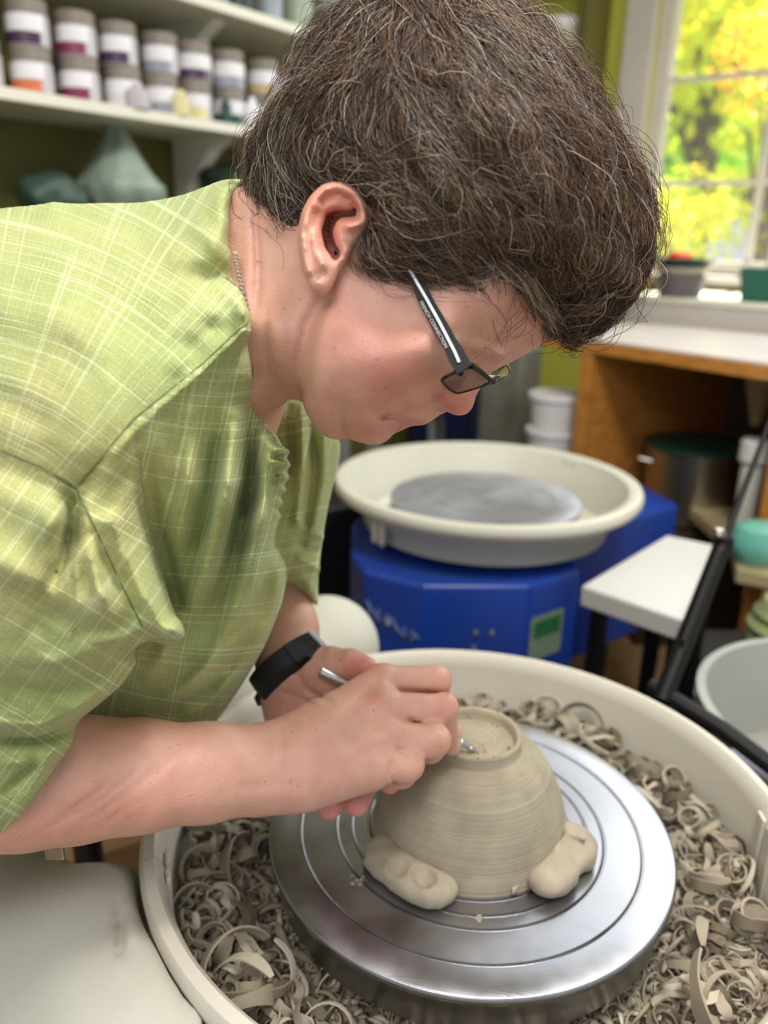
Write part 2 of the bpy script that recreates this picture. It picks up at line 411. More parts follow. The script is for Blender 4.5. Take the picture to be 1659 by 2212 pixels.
G = dict(orange=gm('orange', 214, 118, 70), plum=gm('plum', 132, 44, 84), white=gm('white', 216, 212, 214), cream=gm('cream', 226, 214, 150), teal=gm('teal', 30, 84, 78), green=gm('green', 160, 180, 110), violet=gm('violet', 70, 44, 70), grey=gm('grey', 150, 150, 166), tan=gm('tan', 196, 170, 120))
front = [(-.035, 'white'), (.075, 'orange'), (.185, 'plum'), (.295, 'white'), (.40, 'grey'), (.503, 'cream'), (.615, 'teal'), (.735, 'grey'), (.85, 'tan'), (.96, 'green'), (1.08, 'plum')]
upper = ['white', 'violet', 'plum', 'violet', 'grey', 'violet', 'grey', 'tan', 'white', 'violet', 'grey']
words = ['first', 'second', 'third', 'fourth', 'fifth', 'sixth', 'seventh', 'eighth', 'ninth', 'tenth', 'eleventh']
for i, (s, c) in enumerate(front):
    jar(s, ZS, .055, G[c], f'white-lidded {c} glaze jar on the lower shelf, {words[i]} stack from the left, bottom of it', 1.02, random.uniform(-.3, .3))
    jar(s+random.uniform(-.006, .006), ZS+.0857, .055, G[upper[i]], f'grey-lidded {upper[i]} glaze jar on top of the {words[i]} jar stack from the left', 1.02, random.uniform(-.3, .3))
for i in range(7):
    s = .02+i*.16; jar(s, ZS, .17, G[['grey', 'violet', 'white'][i % 3]], f'glaze jar in the back row of the lower shelf, {words[i]} from the left', 1.1, .2)
# squeeze bottles and tiles in front of the jars
m_cream = noisy(mat('cream_plastic', srgb(222, 212, 160), .4), 30, .06); m_dkgreen = noisy(mat('dark_green_plastic', srgb(22, 70, 58), .4), 30, .1)
def item_tile(s, w, h, m, label):
    p = SH+WA*s+Vector((-.8, .6, 0))*.008+Vector((0, 0, ZS)); b = MB()
    b.lathe([(0, 0), (w/2*.95, 0), (w/2, .004), (w/2, h*.72), (w*.22, h*.84), (w*.22, h*.97), (w*.2, h), (0, h)], seg=24)
    o = b.build('glaze_bottle', m); o.location = p; o.scale = (1, .6, 1); o.rotation_euler = (0, 0, angA); tag(o, label, 'bottle', 'small bottles along the shelf edge')
item_tile(.42, .05, .055, m_cream, 'squat cream glaze bottle in front of the jars on the lower shelf')
item_tile(.56, .03, .06, m_dkgreen, 'narrow dark green bottle in front of the jars on the lower shelf')
item_tile(.65, .045, .07, m_label, 'pale bottle just right of the dark green bottle on the lower shelf')
item_tile(.80, .05, .115, noisy(mat('tan_glaze_plastic', srgb(206, 186, 140), .4), 30, .06), 'tall tan bottle standing in front of the right-hand jars')
item_tile(.30, .06, .05, m_jar, 'low white bottle in front of the plum jar stack')
# dark boxes and jars on the upper shelf
for i, (s, w, h, c, l) in enumerate([(.50, .07, .12, (28, 60, 54), 'dark green tin'), (.59, .06, .1, (120, 130, 140), 'grey tin'), (.66, .08, .13, (18, 48, 46), 'tall black-green tin'), (.77, .07, .12, (150, 158, 170), 'pale grey tin'), (.88, .08, .1, (160, 170, 150), 'sage tin'), (1.0, .08, .12, (120, 126, 120), 'stone-grey tin')]):
    p = SH+WA*s+Vector((-.8, .6, 0))*.06+Vector((0, 0, ZU)); b = MB()
    b.lathe([(0, 0), (w*.5, 0), (w*.5, h*.9), (w*.52, h*.9), (w*.52, h), (w*.48, h+.002), (0, h+.002)], seg=28)
    o = b.build('glaze_tin', noisy(mat('tin_'+str(i), srgb(*c), .4), 20, .1)); o.location = p; tag(o, l+' on the upper shelf at the top edge of the photo', 'tin', 'tins on the upper shelf')
def left_at(x, y, off):
    n = Vector((-.8, .6, 0)); q = SH+n*off; r = Vector(ray(x, y)); t = (q-Vector(CAM)).dot(n)/r.dot(n); return Vector(CAM)+r*t
# things under the lower shelf, wrapped in plastic
m_bag = noisy(mat('thin_plastic_sheet', srgb(150, 165, 150), .35), 14, .25, .6, 60, .01)
def lumpy(name, c, r, m, label, cat, seed, peak=0, k=.25):
    g = np.random.default_rng(seed); b = bmesh.new(); bmesh.ops.create_icosphere(b, subdivisions=4, radius=1)
    ph = g.normal(size=(6, 3))*2.2; a = g.random(6)*6
    for v in b.verts:
        n = sum(math.sin(v.co.dot(Vector(ph[i]))*1.6+a[i]) for i in range(6))/6
        s = 1+k*n; z = v.co.z; v.co = Vector((v.co.x*s*r[0], v.co.y*s*r[1], max(-1, v.co.z)*s*r[2]))
        if peak and z > 0: f = 1-z*.8; v.co.x *= f; v.co.y *= f; v.co.z += peak*z*z
    me = bpy.data.meshes.new(name); b.to_mesh(me); b.free(); me.polygons.foreach_set('use_smooth', [True]*len(me.polygons))
    o = link(name, me, None, m); o.location = c; return tag(o, label, cat)
lumpy('wrapped_pot', left_at(262, 400, .14), (.105, .10, .085), m_bag, 'grey-green plastic-wrapped pot with a peaked top under the lower shelf', 'wrapped pot', 3, .085, .15)
lumpy('wrapped_pot', left_at(110, 425, .14), (.07, .08, .055), noisy(mat('dark_plastic', srgb(60, 80, 70), .4), 14, .3, .6, 60, .01), 'dark plastic-wrapped lump left of the peaked one under the shelf', 'wrapped pot', 5)
lumpy('wrapped_pot', left_at(500, 400, .14), (.08, .08, .06), noisy(mat('dim_plastic', srgb(40, 58, 44), .4), 14, .3), 'dark green wrapped pot under the shelf beside the hair', 'wrapped pot', 8)
b = MB(); p = SH+WA*-1.3; q = SH+WA*1.7; o = Vector((-.8, .6, 0))*.27; b.prism([(p.x, p.y), (q.x, q.y), (q.x+o.x, q.y+o.y), (p.x+o.x, p.y+o.y)], 1.015, 1.035)
tag(b.build('work_counter', noisy(mat('dark_counter', srgb(70, 66, 40), .6), 8, .2), bevel=.004), 'dark counter along the olive wall below the shelves', 'counter')
# shelf on the window wall with a big white pot
b = MB(); wbox(b, .02, .484, .001, .26, 1.96, 1.985); tag(b.build('corner_shelf', m_white, bevel=.003), 'white shelf on the back wall beside the green strip', 'shelf')
b = MB(); wbox(b, .02, .484, .001, .26, 1.585, 1.61); tag(b.build('corner_shelf', m_white, bevel=.003), 'white shelf under the big white container, mostly hidden by the hair', 'shelf')
c = along(.385, .13, 1.61); r0 = empty('white_container', c); tag(r0, 'white plastic container with a lid on the back wall shelf above the hair', 'container')
b = MB().lathe([(0, 0), (.080, 0), (.084, .01), (.086, .19), (0, .19)], c=c, seg=36); b.build('container_body', noisy(mat('container_plastic', srgb(214, 214, 196), .4), 8, .05), r0)
MB().lathe([(.0865, .175), (.092, .175), (.092, .205), (.086, .21), (0, .21)], c=c, seg=36).build('lid', m_label, r0)
# dark shelf side at the edge of the green strip
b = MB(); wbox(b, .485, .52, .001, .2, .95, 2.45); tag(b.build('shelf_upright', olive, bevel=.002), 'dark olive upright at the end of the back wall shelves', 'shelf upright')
# ------------------------------------------------------------------ table and things by the window
m_wood = mat('orange_wood', srgb(196, 130, 58), .4); N, L, b_ = nt(m_wood)
t = N.new('ShaderNodeTexCoord'); mp = N.new('ShaderNodeMapping'); mp.inputs['Scale'].default_value = (3, 3, 30); n = N.new('ShaderNodeTexNoise'); n.inputs['Scale'].default_value = 6
L.new(t.outputs['Object'], mp.inputs[0]); L.new(mp.outputs[0], n.inputs[0]); rr = ramp(N, [(.3, srgb(168, 104, 40)), (.7, srgb(214, 150, 74))]); L.new(n.outputs[0], rr.inputs[0]); L.new(rr.outputs[0], b_.inputs['Base Color'])
m_top = noisy(mat('pale_tabletop', srgb(206, 196, 190), .4), 5, .05)
ZT = .82
F0, F1 = Pz(1130, 711, ZT), Pz(1760, 799, ZT)
back = Vector((.80, .6, 0)).normalized()
tb = empty('work_table', F0); tag(tb, 'wooden table with a pale top and orange edge below the window', 'table')
def quad(a, b2, d, z0, z1): return MB().prism([(a.x, a.y), (b2.x, b2.y), (b2.x+back.x*d, b2.y+back.y*d), (a.x+back.x*d, a.y+back.y*d)], z0, z1)
quad(F0, F1, .70, ZT-.005, ZT).build('tabletop', m_top, tb)
dn = (F1-F0).normalized()
quad(F0, F1, .70, ZT-.036, ZT-.005).build('table_edge', m_wood, tb, bevel=.002)
def at_px(x):
    return min((F0.lerp(F1, k/800) for k in range(801)), key=lambda v: abs(829.5+FPX*((np.array(v)-CAM)@RT)/((np.array(v)-CAM)@FW)-x))
lg = at_px(1258)
quad(lg+back*.001, lg+dn*.035+back*.001, .68, 0, ZT-.036).build('leg_panel', m_wood, tb, bevel=.002)
lg2 = F1-dn*.06
quad(lg2, lg2+dn*.04, .68, 0, ZT-.036).build('leg_panel', m_wood, tb, bevel=.002)
m_dark = mat('brown_backboard', srgb(90, 76, 62), .8)  # one even dark brown for the back panel
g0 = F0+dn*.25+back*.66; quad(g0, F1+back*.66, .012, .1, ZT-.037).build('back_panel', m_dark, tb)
# raised white box top behind the table edge
R0, R1 = Pz(1315, 633, .90), Pz(1740, 664, .90); bk = back
def quad2(a, b2, d, z0, z1): return MB().prism([(a.x, a.y), (b2.x, b2.y), (b2.x+bk.x*d, b2.y+bk.y*d), (a.x+bk.x*d, a.y+bk.y*d)], z0, z1)
rb = empty('storage_riser', R0); tag(rb, 'low white-topped box with a grey front standing on the wooden table', 'box')
quad2(R0, R1, .55, .884, .90).build('riser_top', m_white, rb, bevel=.004)
q0, q1 = R0+bk*.012, R1+bk*.012; quad2(q0, q1, .52, ZT+.0005, .884).build('riser_front', noisy(mat('grey_paint', srgb(196, 190, 182), .5), 6, .05), rb)
def tray(px_, py_, d, r, h, m, label, cat='bowl', name='stacked_bowl', fl=.8):
    c = P(px_, py_, d); o = MB().lathe([(0, 0), (r*fl, 0), (r, h), (r*.94, h), (r*fl*.9, .006), (0, .006)], c=(0, 0, 0), seg=36).build(name, m); o.location = c; return tag(o, label, cat)
zt_ = .9005
def on(px_, d, z):
    y = min(range(540, 760), key=lambda v: abs(P(px_, v, d).z-z)); q = P(px_, y, d); q.z = z; return q
c = on(1466, 2.52, zt_)
for i, (z, r, h, col, l) in enumerate([(0, .080, .062, (96, 92, 92), 'charcoal bowl at the bottom of the stack on the white box'), (.062, .085, .026, (186, 176, 156), 'beige saucer in the middle of the stack on the white box'), (.088, .094, .026, (26, 70, 64), 'dark green dish on top of the stack on the white box')]):
    o = MB().lathe([(0, 0), (r*.75, 0), (r, h), (r*.94, h), (r*.7, .006), (0, .006)], seg=36).build('stacked_bowl', noisy(mat('bowl_%d' % i, srgb(*col), .4), 20, .1)); o.location = c+Vector((0, 0, z)); tag(o, l, 'bowl')
o = lumpy('tomato', c+Vector((-.012, 0, .113)), (.038, .034, .022), mat('tomato_skin', srgb(226, 72, 34), .3), 'orange-red tomato lying in the green dish', 'tomato', 4, 0, .06)
c = on(1655, 2.36, zt_); b = MB(); R_ = Matrix.Rotation(angB, 3, 'Z')
V = []
for z, s_ in ((0, .85), (.095, 1)):
    for a, e in ((-1, -1), (1, -1), (1, 1), (-1, 1)): V.append(R_ @ Vector((a*.075*s_, e*.045*s_, z)))
for z, s_ in ((.095, .93), (.01, .78)):
    for a, e in ((-1, -1), (1, -1), (1, 1), (-1, 1)): V.append(R_ @ Vector((a*.075*s_, e*.045*s_, z)))
b.add(V, [(3, 2, 1, 0)]+[(k*4+i, k*4+(i+1) % 4, k*4+4+(i+1) % 4, k*4+4+i) for k in range(3) for i in range(4)]+[(12, 13, 14, 15)])
o = b.build('planter', noisy(mat('green_planter_plastic', srgb(34, 98, 78), .4), 20, .08), bevel=.003); o.location = c; tag(o, 'dark green rectangular planter on the white box at the right edge', 'planter')
m_stem = mat('plant_stem', srgb(150, 140, 80), .6)
def plant(c, n, hh, seed, label, name='seedling', lc=(170, 190, 70)):
    g = np.random.default_rng(seed); root = empty(name, c); tag(root, label, 'plant'); lm = leaf_mat('seedling_leaf', srgb(*lc), srgb(lc[0]*.8, lc[1]*.9, lc[2]*.7))
    st = MB()
    for i in range(n):
        a = g.random()*6.28; e = c+Vector((math.cos(a)*hh*.35, math.sin(a)*hh*.35, hh*(.6+.4*g.random()))); md = (c+e)/2+Vector((0, 0, hh*.15)); st.tube([c, md, e], [.002, .0015, .001], 5)
        for k in range(3):
            q = md.lerp(e, k/2); w = .018; d_ = Vector((math.cos(a+k*2), math.sin(a+k*2), .3)).normalized(); s_ = d_.orthogonal().normalized()*w*.45
            MB().add([q, q+d_*w+s_, q+d_*w*2.2, q+d_*w-s_], [(0, 1, 2, 3)]).build('leaf', lm, root)
    st.build('stem', m_stem, root)
plant(c+Vector((0, 0, .05)), 6, .16, 11, 'leafy seedlings growing in the dark green planter', lc=(170, 150, 100))
plant(on(1392, 2.74, zt_), 7, .34, 12, 'tall yellow-leaved cut stems standing by the window frame', 'cut_stems', (236, 214, 90))
# ------------------------------------------------------------------ pails and pot under the table
m_pail = noisy(mat('white_pail_plastic', srgb(226, 226, 222), .4), 8, .04)
def pail(c, r, h, label):
    root = empty('lidded_pail', c); tag(root, label, 'pail', 'white pails beside the table leg')
    MB().lathe([(0, 0), (r*.86, 0), (r*.97, h*.86), (r*1.0, h*.86), (r, h*.9), (0, h*.9)], c=c, seg=40).build('pail_body', m_pail, root)
    MB().lathe([(r*1.0, h*.86), (r*1.06, h*.86), (r*1.06, h*.97), (r*1.0, h), (r*.95, h*.97), (0, h*.97)], c=c, seg=40).build('lid', m_label, root)
c = P(1190, 1020, 2.35); c.z = .45
pail(c, .078, .1, 'white lidded pail at the bottom of the stack left of the table leg')
pail(c+Vector((0, 0, .1)), .078, .1, 'white lidded pail on top of the stack left of the table leg')
o = MB().box((c.x, c.y+.02, .225), (.17, .20, .45)).build('grey_crate', noisy(mat('grey_crate_plastic', srgb(70, 72, 72), .6), 12, .15), bevel=.006); tag(o, 'dark grey crate carrying the two white pails', 'crate')
m_steel = mat('brushed_steel', srgb(190, 184, 178), .32, 1.0)
c = P(1478, 1120, 2.25); 
sp = empty('stock_pot', c); tag(sp, 'big stainless steel stock pot under the wooden table', 'pot')
MB().lathe([(0, 0), (.1, 0), (.112, .012), (.124, .20), (.13, .204), (.13, .21), (.12, .21), (.108, .012), (0, .012)], c=c, seg=56).build('pot_body', m_steel, sp)
MB().lathe([(.118, .205), (.134, .207), (.134, .216), (.118, .222), (0, .226)], c=c, seg=56).build('rim_cover', noisy(mat('dark_green_liner', srgb(20, 56, 40), .5), 12, .2), sp)
for s_ in (-1, 1): MB().tube([c+Vector((s_*.122, -.03, .17)), c+Vector((s_*.15, -.02, .175)), c+Vector((s_*.15, .02, .175)), c+Vector((s_*.122, .03, .17))], .005, 8).build('handle', m_steel, sp)
o = MB().prism([(c.x-.14, c.y-.13), (c.x+.14, c.y-.13), (c.x+.14, c.y+.13), (c.x-.14, c.y+.13)], 0, c.z-.0005).build('low_stand', noisy(mat('dark_brown_board', srgb(52, 34, 22), .7), 10, .2), bevel=.003); tag(o, 'dark brown low stand under the stock pot', 'stand')
c = P(1602, 1150, 1.95)
o = MB().lathe([(0, 0), (.022, 0), (.024, .004), (.027, .17), (.036, .18), (.036, .225), (.03, .23), (0, .23)], c=(0, 0, 0), seg=32).build('white_bottle', m_pail); o.location = c; tag(o, 'slim white bottle with a wider cap right of the steel pot', 'bottle')
o = MB().prism([(c.x-.06, c.y-.06), (c.x+.4, c.y-.06), (c.x+.4, c.y+.2), (c.x-.06, c.y+.2)], c.z-.025, c.z).build('side_shelf', noisy(mat('beige_shelf', srgb(170, 158, 118), .5), 8, .1)); tag(o, 'beige low shelf at the right edge under the table', 'shelf')
c2 = P(1622, 1212, 1.72)
o = MB().prism([(c2.x-.05, c2.y-.05), (c2.x+.25, c2.y-.2), (c2.x+.35, c2.y), (c2.x+.02, c2.y+.16)], c2.z-.03, c2.z).build('side_shelf', noisy(mat('beige_board', srgb(170, 158, 118), .5), 8, .1), bevel=.003); tag(o, 'beige board carrying the teal bowl at the right edge', 'shelf')
o = MB().lathe([(0, 0), (.03, 0), (.05, .025), (.052, .05), (.042, .078), (.02, .088), (0, .09)], seg=36).build('teal_bowl', noisy(mat('teal_glaze', srgb(116, 190, 172), .25), 20, .1)); o.location = c2+Vector((.002, 0, 0)); tag(o, 'teal glazed bowl upside down on the beige board at the right edge', 'bowl')
o = MB().lathe([(0, 0), (.03, 0), (.045, .02), (.047, .05), (.03, .07), (0, .075)], seg=36).build('pale_pot', noisy(mat('pale_blue_glaze', srgb(176, 192, 192), .3), 20, .1)); o.location = c2+Vector((.08, .06, 0)); tag(o, 'pale blue-grey pot behind the teal bowl', 'pot')
c3 = P(1690, 1470, 1.45)
prof = [(0, 0), (.04, 0)]
for i in range(13): prof.append((.055+.02*math.sin(i/12*math.pi)+.004*math.sin(i*2.6), .01+i*.012))
prof += [(.03, .165), (0, .165)]
o = MB().lathe(prof, seg=48).build('ribbed_vase', noisy(mat('sage_glaze', srgb(150, 160, 110), .4), 20, .15)); o.location = c3; tag(o, 'sage green ribbed vase cut off by the right edge', 'vase')
MB_ = MB().prism([(c3.x-.12, c3.y-.1), (c3.x+.3, c3.y-.1), (c3.x+.3, c3.y+.2), (c3.x-.12, c3.y+.2)], 0, c3.z-.0005).build('dark_cabinet', noisy(mat('near_black_wood', srgb(30, 26, 18), .7), 10, .3), bevel=.004); tag(MB_, 'near-black low cabinet under the ribbed vase', 'cabinet')
# beige cone (funnel) hanging at the table, top right
c = P(1650, 815, 2.0)
o = MB().lathe([(0, -.12), (.012, -.12), (.045, .0), (.048, .0), (.048, .006), (0, .006)], seg=28).build('funnel', noisy(mat('beige_plastic', srgb(168, 148, 108), .5), 20, .08)); o.location = c; tag(o, 'beige funnel hanging under the table at the right edge', 'funnel')
# far clutter between face and table
m_grey1 = noisy(mat('mid_grey_metal', srgb(110, 112, 108), .5), 10, .1); m_black = noisy(mat('black_rubber', srgb(16, 16, 17), .5), 20, .2); m_blk2 = mat('black_paint', srgb(7, 7, 8), .55, Specular_IOR_Level=.3)
def stool(c, w, h, m, label):
    root = empty('studio_stool', c); tag(root, label, 'stool')
    MB().lathe([(0, h-.03), (w, h-.03), (w*1.03, h-.01), (w, h), (0, h)], c=c, seg=32).build('seat', m, root)
    for a in (.6, 2.2, 3.7, 5.3): MB().tube([c+Vector((math.cos(a)*w*.7, math.sin(a)*w*.7, h-.03)), c+Vector((math.cos(a)*w, math.sin(a)*w, 0))], .012, 8).build('leg', m_grey1, root)
c = P(880, 900, 2.45); c.z = 0; stool(c, .17, .62, m_black, 'black-seated studio stool behind the chin of the person')
for q, (w_, d_, z0, z1), m, l in [((1000, 860, 3.25), (.30, .3, 0, .56), noisy(mat('navy_box', srgb(18, 30, 74), .4), 10, .1), 'dark navy wheel cabinet far behind the nose'),
                                  ((1100, 860, 2.75), (.15, .15, 0, .72), noisy(mat('clay_bag_grey', srgb(120, 118, 108), .6), 10, .2), 'grey clay bag box left of the table leg')]:
    c = P(*q); o = MB().box((0, 0, (z0+z1)/2), (w_, d_, z1-z0), angB).build('storage_box', m, bevel=.012); o.location = (c.x, c.y, 0); tag(o, l, 'box')
c = P(960, 1000, 2.3); c.z = 0
for q, h, m, l in [((735, 1120, 2.0), .62, m_grey1, 'grey upright pipe behind the far sleeve'), ((806, 960, 2.1), .66, m_grey1, 'grey metal pipe standing behind the chin')]:
    c = P(*q); o = MB().tube([(0, 0, 0), (0, 0, h)], .022, 14).build('metal_pipe', m); o.location = (c.x, c.y, 0); tag(o, l, 'pipe')
c = P(700, 1200, 1.85); o = MB().box((0, 0, .25), (.16, .16, .5), .5).build('storage_box', m_black, bevel=.01); o.location = (c.x, c.y, 0); tag(o, 'black box behind the far sleeve', 'box')
# ------------------------------------------------------------------ potter's wheels
HX, HY, HZ = .0835, .5984, .5537
m_pan = noisy(mat('cream_splash_pan_plastic', srgb(212, 206, 192), .38), 5, .04, .05, 200)
m_pan2 = noisy(mat('ivory_splash_pan_plastic', srgb(208, 205, 190), .38), 5, .04)
def turned_metal(name):
    m = mat(name, srgb(150, 151, 160), .3, 1.0); N, L, b = nt(m); t = N.new('ShaderNodeTexCoord'); mp = N.new('ShaderNodeVectorMath'); mp.operation = 'MULTIPLY'; mp.inputs[1].default_value = (1, 1, 0)
    ln = N.new('ShaderNodeVectorMath'); ln.operation = 'LENGTH'; L.new(t.outputs['Object'], mp.inputs[0]); L.new(mp.outputs[0], ln.inputs[0])
    n = N.new('ShaderNodeTexNoise'); n.noise_dimensions = '1D'; n.inputs['Scale'].default_value = 900; n.inputs['Detail'].default_value = 3; L.new(ln.outputs['Value'], n.inputs['W'])
    bp = N.new('ShaderNodeBump'); bp.inputs['Strength'].default_value = .12; bp.inputs['Distance'].default_value = .0004; L.new(n.outputs['Fac'], bp.inputs['Height']); L.new(bp.outputs[0], b.inputs['Normal'])
    n2 = N.new('ShaderNodeTexNoise'); n2.inputs['Scale'].default_value = 22; n2.inputs['Detail'].default_value = 5; L.new(t.outputs['Object'], n2.inputs['Vector'])
    r = ramp(N, [(.35, (.27, .27, .27, 1)), (.75, (.42, .42, .42, 1))]); L.new(n2.outputs['Fac'], r.inputs[0]); L.new(r.outputs[0], b.inputs['Roughness'])
    r2 = ramp(N, [(.3, srgb(150, 151, 160)), (.75, srgb(176, 176, 182))]); L.new(n2.outputs['Fac'], r2.inputs[0]); L.new(r2.outputs[0], b.inputs['Base Color'])
    b.inputs['Anisotropic'].default_value = .6; tg = N.new('ShaderNodeTangent'); tg.direction_type = 'RADIAL'; tg.axis = 'Z'; L.new(tg.outputs[0], b.inputs['Tangent'])
    return m
m_head = turned_metal('turned_aluminium')
m_skirt = mat('polished_rim_metal', srgb(160, 160, 162), .3, 1.0)
def wheel_head(c, R, T, root, grooves):
    prof = [(0, 0)]
    for g in grooves: prof += [(g-.0030, 0), (g-.0013, 0), (g-.0009, .0003), (g-.0005, -.0009), (g+.0004, -.0009), (g+.0009, 0), (g+.0030, 0)]
    prof += [(R-.0022, 0), (R-.0006, -.0008), (R, -.003)]
    MB().lathe([(R, -.003), (R, -.006), (R-.003, -.0085), (R-.007, -T), (0, -T)], c=c, seg=160).build('wheel_rim', m_skirt, root, sharp=50)
    MB().lathe(prof, c=c, seg=160).build('wheel_head', m_head, root, sharp=50)
    MB().lathe([(0, -T), (.03, -T), (.03, -T-.06), (0, -T-.06)], c=c, seg=32).build('spindle', m_blk2, root)
fw = empty('pottery_wheel', (HX, HY, 0)); tag(fw, 'front potter\'s wheel with a silver ring-grooved head carrying the upturned bowl', 'potter\'s wheel')
wheel_head((HX, HY, HZ), .178, .040, fw, (.0905, .1055, .119, .1505))
# splash pan: two halves meeting at seams
def splash_pan(c, R, rim_z, floor_z, m, label, name='splash_pan', seams=(2.62, 5.9), foot=.02, wall_in=.020):
    root = empty(name, (c[0], c[1], floor_z)); tag(root, label, 'splash pan')
    for k in range(2):
        a0 = seams[k]; a1 = seams[(k+1) % 2]+(2*math.pi if k else 0)
        pr = [(.06, floor_z), (R-foot-.03, floor_z), (R-foot-.008, floor_z+.008), (R-foot, floor_z+.03), (R-wall_in, rim_z-.016), (R-wall_in+.004, rim_z-.004), (R-.012, rim_z), (R-.004, rim_z-.002), (R, rim_z-.009), (R-.001, rim_z-.018), (R-.006, rim_z-.024), (R-.010, rim_z-.018),
              (R-wall_in+.008, rim_z-.03), (R-foot+.004, floor_z+.03), (R-foot-.004, floor_z+.002), (R-foot-.03, floor_z-.005), (.06, floor_z-.005)]
        MB().lathe(pr, c=(c[0], c[1], 0), seg=100, closed=True, a0=a0+.004, a1=a1-.004).build('pan_half', m, root, sharp=40)
    for a in seams:
        e = Vector((math.cos(a), math.sin(a), 0)); p = Vector((c[0], c[1], 0))
        for s in (-1, 1):
            R_ = Matrix.Rotation(a, 3, 'Z')
            MB().box(p+e*(R-wall_in-.002)+Vector((-e.y, e.x, 0))*s*.010+Vector((0, 0, (floor_z+rim_z)/2)), (.004, .014, (rim_z-floor_z)*.8), M_=R_).build('seam_flange', m, root, bevel=.0015)
    return root
PANF = .478
splash_pan((HX, HY), .2834, .5802, PANF, m_pan, 'large cream splash pan full of clay shavings around the front wheel', seams=(math.radians(197), math.radians(358)))
# frame and cabinet carrying the front wheel
m_blue = noisy(mat('blue_enamel', srgb(18, 58, 150), .35), 6, .12)
b = MB().prism([(HX-.17, HY-.2), (HX+.17, HY-.2), (HX+.2, HY+.1), (HX+.1, HY+.2), (HX-.15, HY+.18)], .25, PANF-.011); b.build('cabinet_body', m_blue, fw, bevel=.01)
for i, a in enumerate((.8, 2.4, 4.0, 5.5)):
    o = MB().tube([(HX+math.cos(a)*.14, HY+math.sin(a)*.14, .2495), (HX+math.cos(a)*.17, HY+math.sin(a)*.17, 0)], .018, 12).build('leg', m_blk2, fw)
# ------------------------------------------------------------------ rear wheel
RX, RY, RZ = .189, 1.446, .635
splash_pan((RX, RY), .2834, RZ, .545, m_pan2, 'empty ivory splash pan on the blue wheel in the background', seams=(math.radians(218), math.radians(40)), wall_in=.03, foot=.055)
m_keep = m_head; m_head = turned_metal('dull_aluminium'); _b = m_head.node_tree.nodes['Principled BSDF']; _b.inputs['Metallic'].default_value = .55
for l_ in list(m_head.node_tree.links):
    if l_.to_socket == _b.inputs['Roughness']: m_head.node_tree.links.remove(l_)
_b.inputs['Roughness'].default_value = .42
rc = empty('pottery_wheel', (RX, RY, 0)); tag(rc, 'second potter\'s wheel with a bright blue cabinet and dull silver head in the background', 'potter\'s wheel')
wheel_head((RX, RY, .594), .178, .03, rc, (.09, .13)); m_head = m_keep

BX = [(-.055, 1.29), (-.03, 1.215), (.063, 1.165), (.235, 1.175), (.33, 1.245), (.335, 1.40), (.62, 1.62), (.56, 1.86), (.0, 1.66), (-.06, 1.45)]
MB().prism(BX, .26, .535).build('cabinet_body', m_blue, rc, bevel=.008)
m_screw = mat('screw_metal', srgb(190, 190, 200), .3, 1)
fa, fb = Vector((.063, 1.165, 0)), Vector((.235, 1.175, 0)); fd = (fb-fa).normalized(); fn_ = Vector((fd.y, -fd.x, 0))
def onface(p0, d, u, z, n, o=.001): return Vector((p0.x, p0.y, 0))+d*u+Vector((0, 0, z))+n*o
for u, z in ((.09, .452), (.116, .452), (.088, .424)):
    c = onface(fa, fd, u, z, fn_); M_ = fn_.to_track_quat('Z', 'Y').to_matrix()
    MB().lathe([(0, .002), (.004, .002), (.005, 0)], c=c, seg=14, M_=M_).build('screw', m_screw, rc)
ga, gb = Vector((.235, 1.175, 0)), Vector((.33, 1.245, 0)); gd = (gb-ga).normalized(); gn = Vector((gd.y, -gd.x, 0))
def plate(p0, d, n, u0, u1, z0, z1, m, name, o=.001):
    V = [onface(p0, d, u0, z0, n, o), onface(p0, d, u1, z0, n, o), onface(p0, d, u1, z1, n, o), onface(p0, d, u0, z1, n, o)]
    V += [v-n*(o-.0002) for v in V]
    return MB().add(V, [(0, 1, 2, 3), (7, 6, 5, 4), (0, 4, 5, 1), (1, 5, 6, 2), (2, 6, 7, 3), (3, 7, 4, 0)]).build(name, m, rc, smooth=False)
plate(ga, gd, gn, .008, .085, .395, .475, noisy(mat('sticker_grey_green', srgb(120, 140, 116), .5), 60, .1), 'sticker', .001)
plate(ga, gd, gn, .016, .078, .436, .466, noisy(mat('sticker_green', srgb(26, 104, 62), .5), 200, .3), 'sticker_band', .0018)
ha, hb = Vector((-.03, 1.215, 0)), Vector((.063, 1.165, 0)); hd = (hb-ha).normalized(); hn = Vector((hd.y, -hd.x, 0))
pts = []
for i in range(90):
    t_ = i/89; u = .004+t_*.098+.006*math.sin(t_*38); z = .475-.036*t_+.010*math.sin(t_*52+1)*(1-.3*t_); pts.append(onface(ha, hd, u, z, hn, .0016))
MB().tube(pts, .0011, 6).build('faded_script', mat('faded_white_print', srgb(120, 140, 190), .5), rc)
plate(ha, hd, hn, .042, .052, .452, .462, mat('badge_white', srgb(190, 200, 220), .4), 'badge', .002)
for i, a in enumerate(((-.02, 1.26), (.24, 1.22), (.5, 1.66), (.03, 1.6))):
    MB().tube([(a[0], a[1], .26), (a[0], a[1], 0)], .02, 10).build('leg', m_blk2, rc)
